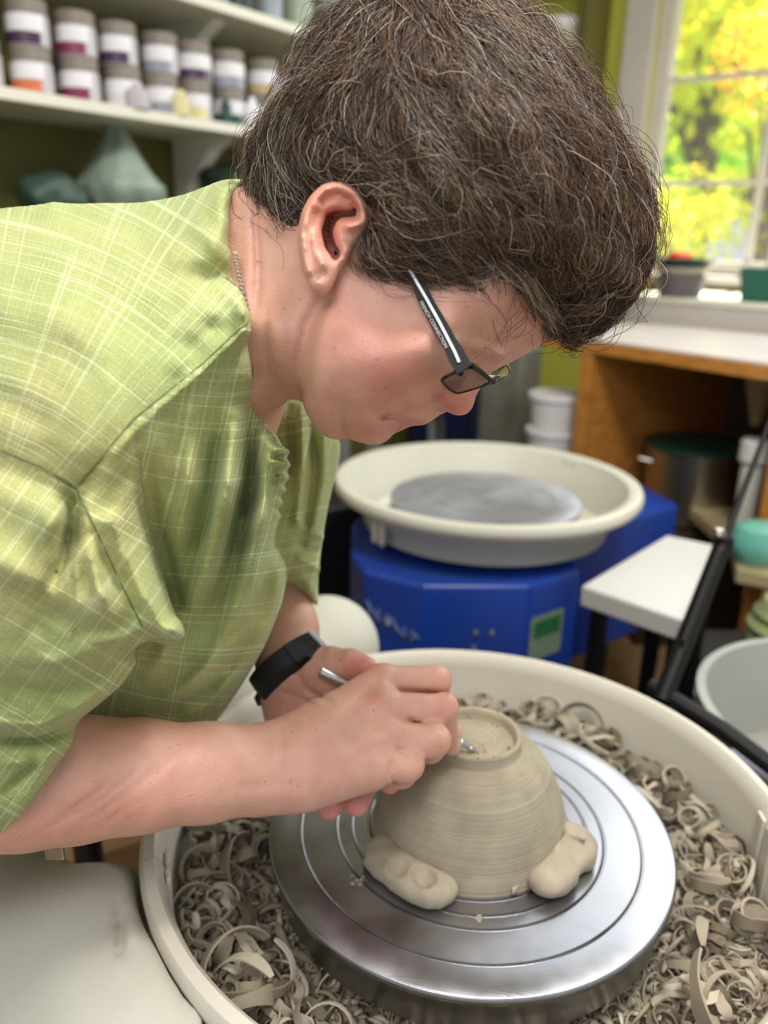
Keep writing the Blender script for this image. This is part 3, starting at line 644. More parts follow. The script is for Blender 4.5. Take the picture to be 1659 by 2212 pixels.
# white side table between the wheels
m_lam = noisy(mat('white_laminate', srgb(196, 193, 190), .35), 6, .03)
q = [Pz(1440, 1155, .57), Pz(1560, 1180, .57), Pz(1491, 1345, .57), Pz(1255, 1265, .57)]
st = empty('side_table', (q[3]+q[1])/2*1.0); st.location.z = 0; tag(st, 'white laminate side table with a thick edge beside the rear wheel', 'side table')
MB().prism([(v.x, v.y) for v in q], .537, .57).build('tabletop', m_lam, st, bevel=.004)
cq = sum(q, Vector())/4
for v in q:
    w = v.lerp(cq, .25); MB().tube([(w.x, w.y, 0), (w.x, w.y, .537)], .014, 10).build('leg', m_blk2, st)
# black stand with a thin rod
bs = empty('black_stand', P(1430, 1500, .98)); bs.location.z = 0; tag(bs, 'black metal stand leaning along the right side of the front pan', 'stand')
p0, p1, p2 = P(1690, 840, 1.12), P(1562, 1175, 1.05), P(1428, 1515, .97)
MB().tube([p0, p1], [.0032, .0045], 10).build('upper_rod', m_blk2, bs)
MB().tube([p1, p2], .0115, 12).build('lower_post', m_blk2, bs)
MB().tube([P(1552, 1190, 1.03), P(1475, 1385, .98)], .0032, 8).build('thin_rod', m_blk2, bs)
MB().lathe([(0, -.012), (.010, -.012), (.013, -.006), (.013, .006), (.010, .012), (0, .012)], c=p1, seg=20).build('clamp', m_blk2, bs)
MB().lathe([(0, 0), (.008, 0), (.009, .004), (.006, .010), (0, .011)], c=P(1552, 1158, 1.04), seg=16).build('clamp_knob', mat('knob_metal', srgb(170, 160, 150), .3, 1), bs)
MB().tube([P(1405, 1480, .99), P(1560, 1575, .93), P(1720, 1695, .88)], .0105, 10).build('base_bar', m_blk2, bs)
gp = P(1428, 1515, .97); MB().tube([gp, (gp.x, gp.y, 0)], .02, 12).build('foot_post', m_blk2, bs)
# white tub and tools at the right edge
c = P(1800, 1820, 1.12)
tub = empty('white_tub', (c.x, c.y, .36)); tag(tub, 'white plastic tub with a curved rim at the right edge beside the pan', 'tub')
MB().lathe([(0, .345), (.16, .345), (.20, .47), (.208, .472), (.208, .48), (.196, .48), (.154, .353), (0, .353)], c=(c.x, c.y, 0), seg=64).build('tub_body', noisy(mat('grey_white_plastic', srgb(158, 158, 152), .45), 8, .06), tub)
o = MB().prism([(c.x-.10, c.y-.12), (c.x+.2, c.y-.12), (c.x+.2, c.y+.12), (c.x-.10, c.y+.12)], 0, .3445).build('low_bench', noisy(mat('dark_grey_board', srgb(90, 88, 84), .6), 10, .2), bevel=.004); tag(o, 'dark grey low bench carrying the white tub', 'bench')  # bench board is dark grey with random mottling
o = lumpy('crumpled_towel', P(1535, 1492, 1.52), (.045, .04, .03), noisy(mat('towel_cloth', srgb(190, 192, 182), .9), 20, .1, .5, 200), 'crumpled pale towel behind the black stand', 'towel', 21, 0, .3)
o = MB().tube([P(1585, 1618, .97), P(1700, 1690, .93)], .012, 14).build('lilac_roller', mat('lilac_plastic', srgb(196, 200, 222), .4)); tag(o, 'lilac-white roller lying at the right edge outside the pan', 'roller')
# floor things seen between knee and pan
o = MB().tube([(0, 0, 0), (0, 0, .42)], .016, 14).build('stool_leg', mat('navy_metal', srgb(20, 26, 40), .3)); v = P(194, 1870, .93); o.location = (v.x, v.y, 0); tag(o, 'dark navy stool leg between the knee and the pan', 'stool leg')
v = Pz(258, 1870, .1); o = MB().box((0, 0, .13), (.34, .3, .26), .5).build('cardboard_box', noisy(mat('cardboard', srgb(150, 118, 78), .8), 12, .08), bevel=.003); o.location = (v.x, v.y, 0); tag(o, 'brown cardboard box on the floor between knee and pan', 'box')
# ------------------------------------------------------------------ the clay bowl and its wads
def clay(name, c, ringed=False, sc=1.0, rough=.62):
    m = mat(name, srgb(*c), rough); N, L, b = nt(m); t = N.new('ShaderNodeTexCoord'); n = N.new('ShaderNodeTexNoise'); n.inputs['Scale'].default_value = 40*sc; n.inputs['Detail'].default_value = 6; L.new(t.outputs['Object'], n.inputs['Vector'])
    hi = tuple(min(255, v*1.06) for v in c); lo = tuple(v*.92 for v in c); r = ramp(N, [(.3, srgb(*lo)), (.7, srgb(*hi))]); L.new(n.outputs['Fac'], r.inputs[0]); L.new(r.outputs[0], b.inputs['Base Color'])
    bp = N.new('ShaderNodeBump'); bp.inputs['Strength'].default_value = .5; bp.inputs['Distance'].default_value = .0004
    if ringed:
        sx = N.new('ShaderNodeSeparateXYZ'); L.new(t.outputs['Object'], sx.inputs[0]); mt = N.new('ShaderNodeVectorMath'); mt.operation = 'MULTIPLY'; mt.inputs[1].default_value = (1, 1, 0); L.new(t.outputs['Object'], mt.inputs[0])
        ln = N.new('ShaderNodeVectorMath'); ln.operation = 'LENGTH'; L.new(mt.outputs[0], ln.inputs[0]); ad = N.new('ShaderNodeMath'); ad.operation = 'SUBTRACT'; L.new(ln.outputs['Value'], ad.inputs[0]); L.new(sx.outputs['Z'], ad.inputs[1])
        n2 = N.new('ShaderNodeTexNoise'); n2.noise_dimensions = '1D'; n2.inputs['Scale'].default_value = 520; n2.inputs['Detail'].default_value = 5; n2.inputs['Roughness'].default_value = .7; L.new(ad.outputs[0], n2.inputs['W']); L.new(n2.outputs['Fac'], bp.inputs['Height']); bp.inputs['Distance'].default_value = .0016; bp.inputs['Strength'].default_value = .8
    else:
        n2 = N.new('ShaderNodeTexNoise'); n2.inputs['Scale'].default_value = 260*sc; n2.inputs['Detail'].default_value = 5; L.new(t.outputs['Object'], n2.inputs['Vector']); L.new(n2.outputs['Fac'], bp.inputs['Height'])
    L.new(bp.outputs[0], b.inputs['Normal']); return m
m_bowl = clay('leather_hard_clay', (172, 161, 138), True)
m_clay = clay('soft_clay', (160, 149, 130)); 
bw = empty('clay_bowl', (HX, HY, HZ)); tag(bw, 'upside-down grey-brown clay bowl being trimmed on the wheel head', 'bowl')
prof = [(.0, .0884), (.0012, .0892), (.0024, .0884), (.004, .0891), (.0055, .0882), (.0072, .0890), (.009, .0882), (.0108, .0889), (.0125, .0881), (.0145, .0888), (.0165, .0880), (.019, .0887), (.0215, .0879), (.0245, .0885), (.0275, .0877), (.0300, .0880), (.0335, .0876), (.0350, .0925), (.0357, .0955), (.0372, .0963), (.0390, .0963), (.0402, .0955), (.0405, .0935), (.0402, .0868), (.0410, .0850), (.0440, .0838)]
body = [(.0440, .0838), (.052, .0792), (.060, .0715), (.0665, .063), (.072, .053), (.0765, .043), (.0802, .033), (.0832, .022), (.0853, .012), (.0866, .004), (.0868, .0)]
dense = []
for i in range(len(body)-1):
    for k in range(5):
        t_ = k/5; r = body[i][0]*(1-t_)+body[i+1][0]*t_; z = body[i][1]*(1-t_)+body[i+1][1]*t_
        dense.append((r+.00022*math.sin(z*1500)+random.uniform(-.00018, .00018), z))
inner = [(.0868, 0), (.0810, 0), (.078, .02), (.07, .05), (.05, .075), (0, .082)]
MB().lathe(prof[:-1]+dense+inner, c=(0, 0, 0), seg=160).build('bowl_body', m_bowl, bw, sharp=60, ).location = (0, 0, 0)
ch = bw.children[0]; ch.matrix_parent_inverse = Matrix.Identity(4)
def fieldobj(name, fn, lo, hi, h, m, parent=None, sm=1, margin=.006):
    V, Q = grid_surface(fn, lo, hi, h, margin)
    if sm: V = relax(V, Q, sm)
    return bigmesh(name, V, Q, m, parent)
def wad(label, pts, dents, seed, extra=None):
    g = np.random.default_rng(seed); fr = [(g.normal(size=3)*70, g.random()*6) for _ in range(5)]+[(g.normal(size=3)*200, g.random()*6) for _ in range(4)]
    A = np.array([p[0] for p in pts]); lo = A.min(0)-.03; hi = A.max(0)+.03
    def fn(p):
        d = np.full(len(p), 1e3)
        for (q, r, fl) in pts:
            e = (p-q)*[1, 1, 1/(fl*.86)]; d = smin(d, np.linalg.norm(e, axis=1)-r*1.12, .009)
        if extra:
            for (a, b2, ra, rb_) in extra: d = smin(d, cone(p, a, b2, ra, rb_), .004)
        for (q, r) in dents: d = smax(d, -(np.linalg.norm(p-q, axis=1)-r), .0018)
        for j, (w_, a) in enumerate(fr): d = d+(.0009 if j < 5 else .0003)*np.sin(p@w_+a)
        bowl = np.hypot(p[:, 0]-HX, p[:, 1]-HY)-.0872+np.clip((p[:, 2]-HZ)*.22, 0, 1)
        d = smax(d, -bowl, .001); return smax(d, HZ+.0003-p[:, 2], .001)
    o = fieldobj('clay_wad', fn, lo, hi, .0013, m_clay, None, 1); tag(o, label, 'clay wad', 'clay wads fixing the bowl')
    return o
def HP(x, y, z): return np.array(Pz(x, y, z))
z1 = HZ+.008
wad('left soft clay wad with two thumb dents holding the bowl rim',
    [(HP(835, 1828, z1), .0125, .8), (HP(830, 1850, z1), .015, .75), (HP(862, 1870, z1), .017, .75), (HP(893, 1893, z1), .017, .75), (HP(925, 1908, z1), .017, .7), (HP(938, 1918, z1), .0145, .7)],
    [(HP(852, 1860, HZ+.027), .0145), (HP(914, 1884, HZ+.025), .0135)], 1)
wad('right soft clay wad with a torn flap holding the bowl rim',
    [(HP(1180, 1898, z1), .0165, .75), (HP(1205, 1875, z1), .0175, .75), (HP(1232, 1845, z1), .0175, .8), (HP(1245, 1820, z1+.004), .0145, .8), (HP(1225, 1800, z1+.008), .010, .8)],
    [(HP(1205, 1858, HZ+.032), .0135), (HP(1172, 1885, HZ+.027), .006)], 2,
    [(HP(1105, 1925, HZ+.003), HP(1160, 1872, HZ+.012), .003, .0042), (HP(1160, 1872, HZ+.012), HP(1228, 1800, HZ+.024), .0042, .004), (HP(1228, 1800, HZ+.024), HP(1262, 1812, HZ+.026), .004, .0018)])
# dried smears on the wheel head
mb = MB()
for (x, y, s) in ((770, 1905, 1.0), (786, 1896, .7), (1030, 1983, .9), (762, 1890, .5), (1010, 1978, .4), (1185, 1722, .5)):
    c = Pz(x, y, HZ+.0006)
    for k in range(4):
        r = .0022*s*random.uniform(.6, 1.2); mb.lathe([(0, .0006), (r*.6, .0005), (r, 0)], c=c+Vector((random.uniform(-.004, .004)*s, random.uniform(-.003, .003)*s, -.0003)), seg=9)
o = mb.build('clay_smear', m_clay); tag(o, 'small dried clay crumbs on the wheel head left of the bowl', 'clay crumbs', kind='stuff')
# crumbs on the foot ring
mb = MB()
for k in range(26):
    a = random.uniform(0, 6.28); r = random.choice((.0385, .039, .034, .03)); z = HZ+(.0963 if r > .036 else .0884); s = random.uniform(.0005, .0012)
    mb.lathe([(0, s), (s*.8, s*.6), (s, 0)], c=(HX+r*math.cos(a), HY+r*math.sin(a), z), seg=6)
o = mb.build('clay_crumb', clay('dark_clay', (110, 98, 78))); tag(o, 'tiny dark clay crumbs scattered on the foot ring', 'clay crumbs', kind='stuff')
# ------------------------------------------------------------------ clay shavings
SHC = [(158, 147, 128), (140, 129, 112), (176, 166, 148), (120, 108, 90), (196, 186, 168)]
m_sh = [clay('clay_shaving_%s' % n, c, rough=.8) for n, c in zip(('mid', 'dim', 'light', 'brown', 'pale'), SHC)]
def ribbon(R, w, turns, pitch, th=.0007, seg=26, taper=True, wob=.1, seed=0):
    g = np.random.default_rng(seed); V = []; F = []; ph = g.random()*6
    for i in range(seg+1):
        t_ = i/seg; a = t_*turns*2*math.pi; r = R*(1+wob*math.sin(a*.7+ph))*(1-.25*t_*min(turns, 1.5)); tw = .5*math.sin(a*.5+ph)
        c = Vector((r*math.cos(a), r*math.sin(a), pitch*a/6.28)); ww = w*(math.sin(math.pi*(.06+.9*t_))**.45 if taper else 1)*(1+.12*math.sin(a*5+ph))
        up = Vector((math.cos(a)*math.sin(tw), math.sin(a)*math.sin(tw), math.cos(tw))); n = Vector((math.cos(a)*math.cos(tw), math.sin(a)*math.cos(tw), -math.sin(tw)))
        for s, q in ((-1, -1), (1, -1), (1, 1), (-1, 1)): V.append(c+up*ww*.5*s+n*th*q)
    for i in range(seg):
        for k in range(4): F.append((i*4+k, i*4+(k+1) % 4, i*4+4+(k+1) % 4, i*4+4+k))
    F += [(3, 2, 1, 0), tuple(seg*4+k for k in range(4))]
    me = bpy.data.meshes.new('clay_shaving'); me.from_pydata(V, [], F); me.polygons.foreach_set('use_smooth', [True]*len(me.polygons)); me.update()
    try: me.set_sharp_from_angle(angle=math.radians(50))
    except Exception: pass
    return me
protos = []
for i in range(30):
    k = i % 5
    a = dict(R=random.uniform(.006, .012), w=random.uniform(.004, .008), turns=random.uniform(.6, 1.4), pitch=random.uniform(.002, .008))
    if k == 1: a.update(R=random.uniform(.014, .022), w=random.uniform(.003, .006), turns=random.uniform(.4, 1.0))
    if k == 2: a.update(R=random.uniform(.008, .012), w=random.uniform(.005, .009), turns=random.uniform(1.4, 2.4), pitch=.006)
    if k == 3: a.update(R=random.uniform(.016, .03), w=random.uniform(.006, .010), turns=random.uniform(.2, .45))
    me = ribbon(seed=i, wob=.22, **a); me.materials.append(m_sh[[0, 0, 2, 1, 3, 4, 0, 2][i % 8]]); protos.append(me)
def pile_z(r, ang):
    """height of the shavings: heaped against the wall"""
    t_ = np.clip((r-.190)/(.262-.190), -.35, 1)
    far = .5+.5*math.sin(ang)                      # more at the far side
    return PANF+.006+t_*(.034+.012*far)+.004*math.sin(ang*7)+.003*math.sin(ang*17+1)
nsh = 0; tries = 0
def put(me, c, rot, sc, group='curled clay shavings in the front pan'):
    o = bpy.data.objects.new('clay_shaving', me); COL.objects.link(o); o.location = c; o.rotation_euler = rot; o.scale = (sc,)*3
    o['label'] = 'curled grey-brown clay shaving lying on the heap in the front splash pan'; o['category'] = 'clay shaving'; o['group'] = group
    return o
def visible(x, y, z):
    v = np.array((x, y, z))-CAM; d = v@FW; a = 829.5+FPX*(v@RT)/d; b2 = 1106-FPX*(v@UP)/d
    return -20 < a < 1680 and 1400 < b2 < 2240 and not (y < 1780 and False), a, b2
cand = []
while len(cand) < 286 and tries < 9000:
    tries += 1; a = random.uniform(0, 6.283); r = math.sqrt(random.uniform(.190**2, .246**2)); z = pile_z(r, a)+random.uniform(.004, .010)
    x, y = HX+r*math.cos(a), HY+r*math.sin(a); ok, u, v = visible(x, y, z)
    if not ok or (u < 950 and v < 1790): continue
    cand.append((x, y, z))
for i, (x, y, z) in enumerate(cand):
    s = random.uniform(.9, 1.5); put(protos[random.randrange(30)], (x, y, z), (random.uniform(-1.1, 1.1), random.uniform(-1.1, 1.1), random.uniform(0, 6.28)), s)
# big curls seen singly at the lower left
hero = [(610, 2105, .024, .0058, 1.15, .003, (.15, .2, .4), 2), (462, 2030, .013, .006, 1.2, .002, (.3, -.2, 0), 0), (650, 1995, .022, .010, .6, .004, (.9, .3, 2.), 4), (470, 1870, .016, .007, .8, .003, (.3, .5, 1.), 3), (1590, 1890, .014, .004, 1.2, .002, (.1, -.4, 1), 2), (1560, 2120, .018, .0045, 1.1, .003, (.3, -.2, 2), 2), (1535, 2040, .030, .010, .4, .01, (1.1, .3, 1.), 0), (1240, 2190, .03, .008, .4, .002, (.5, 0, .6), 4), (1450, 2060, .02, .010, .7, .006, (1.0, -.4, 3.), 0), (1440, 2180, .012, .010, 2.4, .001, (.2, .3, 0), 3)]
for i, (x, y, R, w, tn, pt, rot, mi) in enumerate(hero):
    me = ribbon(R, w, tn, pt, seed=50+i, seg=44, wob=.1); me.materials.append(m_sh[mi])
    c = Pz(x, y, .518); r = math.hypot(c.x-HX, c.y-HY); a = math.atan2(c.y-HY, c.x-HX); r = min(max(r, .202), .238)
    c = Vector((HX+r*math.cos(a), HY+r*math.sin(a), pile_z(r, a)+.014)); put(me, c, rot, 1)
# the rest of the heap, too many to pick apart
VV = []; FF = []; MI = []; base = 0
arr = []
for me in protos:
    v = np.zeros(len(me.vertices)*3); me.vertices.foreach_get('co', v); v = v.reshape(-1, 3)
    arr.append(v)
nseg = 27*4
q4 = np.array([(i*4+k, i*4+(k+1) % 4, i*4+4+(k+1) % 4, i*4+4+k) for i in range(26) for k in range(4)])
for layer, cnt in ((0, 1900), (1, 2000), (2, 1500)):
    for i in range(cnt):
        a = random.uniform(0, 6.283); r = math.sqrt(random.uniform(.150**2, .252**2)); zt2 = pile_z(r, a)
        z = PANF+.004+max(zt2-PANF-.004, .002)*(.35+.3*layer)+random.uniform(-.002, .005); k = random.randrange(30); s = random.uniform(.4, .85)
        R_ = np.array(Matrix.Rotation(random.uniform(0, 6.28), 3, 'Z') @ Matrix.Rotation(random.uniform(-1.3, 1.3), 3, 'X') @ Matrix.Rotation(random.uniform(-1, 1), 3, 'Y'))
        v = arr[k]@R_.T*s+[HX+r*math.cos(a), HY+r*math.sin(a), z]
        rr_ = np.hypot(v[:, 0]-HX, v[:, 1]-HY); f_ = np.clip(rr_, .12, .2575)/rr_; v[:, 0] = HX+(v[:, 0]-HX)*f_; v[:, 1] = HY+(v[:, 1]-HY)*f_; v[:, 2] = np.maximum(v[:, 2], PANF+.001)
        VV.append(v); FF.append(q4+base); MI.append(np.full(len(q4), [0, 0, 1, 1, 3, 2, 4, 0][random.randrange(8)])); base += nseg
o = bigmesh('clay_shavings_heap', np.concatenate(VV), np.concatenate(FF), None)
for m in m_sh: o.data.materials.append(m)
o.data.polygons.foreach_set('material_index', np.concatenate(MI).astype(np.int32))
tag(o, 'heap of small curled clay shavings filling the front splash pan', 'clay shavings', kind='stuff')
# ------------------------------------------------------------------ the person: materials
def skin_mat():
    m = mat('skin', srgb(205, 150, 128), .48); N, L, b = nt(m)
    a = N.new('ShaderNodeVertexColor'); a.layer_name = 'tone'; t = N.new('ShaderNodeTexCoord')
    n = N.new('ShaderNodeTexNoise'); n.inputs['Scale'].default_value = 55; n.inputs['Detail'].default_value = 5; L.new(t.outputs['Object'], n.inputs['Vector'])
    r = ramp(N, [(.3, (.90, .84, .82, 1)), (.7, (1.05, 1.05, 1.05, 1))]); L.new(n.outputs['Fac'], r.inputs[0])
    mx = N.new('ShaderNodeMix'); mx.data_type = 'RGBA'; mx.blend_type = 'MULTIPLY'; mx.inputs[0].default_value = 1
    L.new(a.outputs['Color'], mx.inputs[6]); L.new(r.outputs[0], mx.inputs[7])
    # freckles
    v = N.new('ShaderNodeTexNoise'); v.inputs['Scale'].default_value = 230; v.inputs['Detail'].default_value = 1; L.new(t.outputs['Object'], v.inputs['Vector'])
    r2 = ramp(N, [(.70, (1, 1, 1, 1)), (.76, (.80, .60, .52, 1))]); L.new(v.outputs['Fac'], r2.inputs[0])
    m2 = N.new('ShaderNodeMix'); m2.data_type = 'RGBA'; m2.blend_type = 'MULTIPLY'; m2.inputs[0].default_value = .55; L.new(mx.outputs[2], m2.inputs[6]); L.new(r2.outputs[0], m2.inputs[7])
    L.new(m2.outputs[2], b.inputs['Base Color'])
    b.inputs['Subsurface Weight'].default_value = .18; b.inputs['Subsurface Radius'].default_value = (1, .35, .2); b.inputs['Subsurface Scale'].default_value = .006
    w = N.new('ShaderNodeTexVoronoi'); w.inputs['Scale'].default_value = 900; L.new(t.outputs['Object'], w.inputs['Vector'])
    n3 = N.new('ShaderNodeTexNoise'); n3.inputs['Scale'].default_value = 320; n3.inputs['Detail'].default_value = 4; L.new(t.outputs['Object'], n3.inputs['Vector'])
    ad = N.new('ShaderNodeMath'); ad.inputs[0].default_value = 0; L.new(w.outputs['Distance'], ad.inputs[0]); L.new(n3.outputs['Fac'], ad.inputs[1])
    bp = N.new('ShaderNodeBump'); bp.inputs['Strength'].default_value = .28; bp.inputs['Distance'].default_value = .0006; L.new(ad.outputs[0], bp.inputs['Height']); L.new(bp.outputs[0], b.inputs['Normal'])
    return m
m_skin = skin_mat()
def px_of(p): return 829.5+FPX*p[:, 0]/p[:, 2], 1106-FPX*p[:, 1]/p[:, 2]
# ------------------------------------------------------------------ the head frame (camera metric coordinates)
HL = np.array([.15, -.09, .98]); HL /= np.linalg.norm(HL)
_u = np.array([.89, .45, 0]); HU = _u-HL*(_u@HL); HU /= np.linalg.norm(HU)
HF = np.cross(HU, HL); HF = HF if HF[1] < 0 else -HF
HO = pc(850, 560, .505)
def to_uv(x, y, w=0.0):
    r = np.array([(x-829.5)/FPX, -(y-1106)/FPX, 1.0]); t = (HO@HL+w)/(r@HL); q = r*t-HO; return (q@HU, q@HF)
def puv(pts, w=0.0): return [to_uv(x, y, w) for x, y in pts]
face = [(1290, 600), (1240, 665), (1205, 708), (1180, 732), (1150, 752), (1120, 769), (1095, 780), (1075, 791), (1058, 806), (1047, 824), (1035, 843), (1028, 855), (1025, 870), (1020, 884), (1008, 895), (993, 899), (977, 895), (960, 884), (950, 879), (941, 887), (930, 902), (918, 913), (906, 917), (893, 913), (879, 911), (870, 917), (862, 925), (851, 930), (845, 937), (838, 950), (822, 959), (804, 961), (786, 958), (768, 953), (750, 946), (736, 948), (714, 948), (694, 938), (680, 917), (668, 890), (655, 868), (636, 856), (612, 856), (592, 866), (560, 892), (510, 905), (490, 870), (484, 560), (494, 480), (516, 440), (560, 428), (600, 395), (645, 250), (725, 160), (850, 90), (950, 70), (1080, 100), (1180, 190), (1265, 330), (1305, 460)]
W_ctrl = [(760, 540, .068), (870, 640, .066), (900, 700, .0640), (830, 720, .0655), (790, 820, .061), (690, 700, .064), (670, 860, .050), (760, 760, .0645), (735, 905, .040), (790, 935, .024), (870, 902, .027), (840, 938, .017), (916, 905, .014), (972, 872, .0175), (1008, 868, .011), (1038, 825, .010), (1024, 790, .020), (1000, 768, .040), (995, 720, .058), (1090, 750, .036), (1100, 650, .055), (1175, 705, .034), (950, 600, .066), (938, 790, .0595), (920, 850, .041), (960, 830, .036), (650, 750, .060), (600, 650, .056), (540, 800, .056), (520, 500, .054), (450, 700, .06), (900, 300, .074), (700, 300, .068), (1200, 500, .052), (1290, 500, .03), (600, 400, .052), (950, 100, .05), (850, 860, .047), (1010, 845, .016)]
R_ctrl = [(1020, 885, .012), (1000, 890, .011), (955, 886, .009), (916, 915, .010), (880, 917, .009), (850, 935, .014), (800, 958, .022), (740, 945, .030), (690, 930, .035), (640, 860, .03), (580, 880, .045), (480, 420, .045), (560, 425, .04), (1047, 824, .011), (1100, 778, .025), (1200, 708, .045), (1290, 600, .06), (600, 380, .05), (900, 80, .08), (1200, 220, .08), (850, 500, .07), (900, 750, .04)]
uvf = np.array(puv(face)); bx = (uvf[:, 0].min()-.03, uvf[:, 1].min()-.03, uvf[:, 0].max()+.03, uvf[:, 1].max()+.03)
HM = Map(*bx, .0015)
prof_map = HM.like(poly_sdf(smooth_poly([tuple(q) for q in uvf], 1), HM.X, HM.Y))
W_map = HM.like(tps([(*to_uv(x, y, -w), w) for x, y, w in W_ctrl], HM.X, HM.Y, 1e-4))
R_map = HM.like(np.clip(tps([(*to_uv(x, y, 0), r) for x, y, r in R_ctrl], HM.X, HM.Y, 1e-3), .009, .09))
def inflate(a, R, z, Wd):
    t = 1-np.clip(a/R, -3, 1); return (np.sqrt(t*t+(z/Wd)**2)-1)*np.minimum(R, Wd)
# the ear
ear = [(699, 395), (672, 422), (654, 458), (645, 499), (647, 540), (656, 585), (667, 617), (681, 630), (694, 635), (707, 620), (718, 600), (728, 575), (742, 545), (765, 510), (790, 480), (792, 440), (780, 415), (757, 397), (728, 388)]
EW = -.079
ear_map = HM.like(poly_sdf(smooth_poly(puv(ear, EW), 2), HM.X, HM.Y))
FACEBOX = (440, 340, 1230, 1000)
head_relief = strokes_map([
    ([(960, 877), (976, 887)], 8, -.0095), ([(948, 850), (941, 862), (946, 880)], 5, -.0016), ([(970, 864)], 13, .0032),
    ([(944, 866), (928, 888), (905, 902)], 12, -.0014), ([(930, 840), (900, 870), (860, 890)], 22, .0014),
    ([(882, 914), (870, 905), (856, 899), (836, 898), (822, 902)], 7, -.0042), ([(868, 922), (850, 915), (830, 914)], 9, .0014), ([(905, 905), (880, 896)], 10, .0012),
    ([(741, 895), (737, 925), (744, 946)], 6, -.0022), ([(770, 900), (820, 870)], 22, .0008),
    ([(556, 420), (551, 470), (556, 540), (557, 600), (551, 680)], 8, -.0028, 'e'), ([(545, 440), (540, 520), (545, 600)], 16, .0004), ([(575, 660), (572, 740), (580, 820)], 8, -.0014, 'e'), ([(590, 700), (600, 780)], 14, .001),
    ([(700, 648), (668, 700), (650, 780), (648, 850)], 20, -.0035), ([(690, 870), (720, 800), (760, 730)], 50, .002),
    ([(998, 752), (1012, 766), (1030, 775), (1044, 776)], 4, -.0022), ([(1028, 758)], 13, .0016), ([(985, 742), (1010, 752), (1050, 762)], 8, .0010), ([(1020, 792)], 15, -.004), ([(990, 738), (1040, 752), (1088, 772)], 12, .0024), ([(1000, 770)], 12, .0010), ([(1075, 770), (1110, 750)], 12, .0012),
    ([(1120, 690), (1060, 700), (1000, 690)], 3, -.0002)], FACEBOX, 2)
ear_relief = strokes_map([
    ([(786, 476), (779, 440), (760, 414), (730, 402), (703, 408), (680, 430), (663, 462), (656, 505), (658, 550), (666, 590)], 8.5, .0048),
    ([(770, 455), (755, 432), (730, 422), (705, 430), (688, 455), (677, 490)], 7, -.0036),
    ([(690, 448), (678, 480), (675, 515), (684, 548), (696, 566)], 8.5, .0030), ([(690, 448), (712, 428), (742, 424)], 8, .0022), ([(695, 575)], 12, .0034), ([(690, 555)], 8, .002),
    ([(715, 470), (706, 500), (712, 530), (724, 545)], 15, -.0085), ([(735, 462), (762, 462)], 13, -.0062), ([(771, 486), (750, 490)], 7, .0052), ([(728, 548), (722, 562)], 7, -.003),
    ([(745, 540), (738, 560)], 9, .0038), ([(660, 594), (680, 596), (700, 592)], 3, -.0016), ([(685, 612)], 14, .0026), ([(668, 530), (664, 500)], 5, -.0016)], FACEBOX, 2)
def f_head(p):
    q = p-HO; u = q@HU; v = q@HF; w = q@HL
    a = -prof_map(u, v); d = inflate(a, R_map(u, v), w, W_map(u, v)*np.where(w > 0, .9, 1))
    X, Y = px_of(p); near = np.clip((-w-.002)/.008, 0, 1)
    d = d-head_relief(X, Y)*near
    e = -ear_map(u, v)
    back = np.clip((745-X)/100, 0, 1)*np.clip((640-Y)/120, .3, 1)
    wc = EW+.006-.006*back
    de = inflate(e, np.full(len(u), .0055), w-wc, .0058)
    dd = smin(d, de, .004)
    m = np.clip((.009-ear_map(u, v))/.009, 0, 1)*np.clip((-w-.045)/.01, 0, 1)
    return dd-ear_relief(X, Y)*m
def cones(p, L_, k):
    d = None
    for (a, ra, b, rb) in L_:
        c = cone(p, pc(*a), pc(*b), ra, rb); d = c if d is None else smin(d, c, k)
    return d
def chain(pts): return [(pts[i][:3], pts[i][3], pts[i+1][:3], pts[i+1][3]) for i in range(len(pts)-1)]
ARM_N = chain([(130, 1080, .475, .045), (-60, 1690, .53, .043), (60, 1690, .535, .0415), (170, 1682, .537, .0395), (300, 1675, .55, .036), (450, 1668, .567, .0325), (560, 1662, .582, .030), (620, 1658, .588, .0285)])
HAND_N = [((620, 1655, .588), .027, (700, 1590, .607), .026), ((610, 1625, .592), .018, (825, 1470, .640), .0135), ((640, 1640, .588), .019, (828, 1522, .618), .0140), ((650, 1665, .586), .020, (835, 1590, .603), .0135), ((660, 1685, .588), .0190, (822, 1652, .597), .0130), ((690, 1680, .60), .019, (800, 1672, .607), .0125), ((700, 1600, .62), .02, (800, 1560, .635), .02)]
FING_N = [chain([(825, 1472, .640, .0125), (942, 1470, .648, .0118), (945, 1530, .668, .0098), (975, 1580, .672, .0085)]),
          chain([(828, 1525, .618, .0125), (955, 1528, .628, .0122), (962, 1580, .652, .0100), (975, 1612, .664, .008)]),
          chain([(835, 1592, .603, .0125), (935, 1598, .612, .0132), (930, 1618, .636, .0105), (900, 1630, .655, .009)]),
          chain([(820, 1655, .597, .0120), (878, 1650, .600, .0130), (868, 1672, .622, .0105), (835, 1672, .640, .009)]),
          chain([(700, 1580, .632, .015), (800, 1530, .668, .0125), (890, 1540, .690, .0105), (955, 1588, .688, .0085)])]
FARM = chain([(622, 1040, .70, .032), (540, 1210, .77, .038), (585, 1270, .755, .034), (612, 1360, .725, .030), (626, 1440, .70, .0275)])
PALM_F = [((626, 1445, .70), .0265, (650, 1490, .70), .026), ((602, 1490, .705), .018, (632, 1600, .695), .017), ((650, 1480, .708), .02, (715, 1600, .69), .018), ((655, 1440, .70), .020, (712, 1462, .685), .0215), ((640, 1540, .70), .022, (690, 1600, .69), .02), ((690, 1450, .70), .016, (770, 1580, .695), .014)]
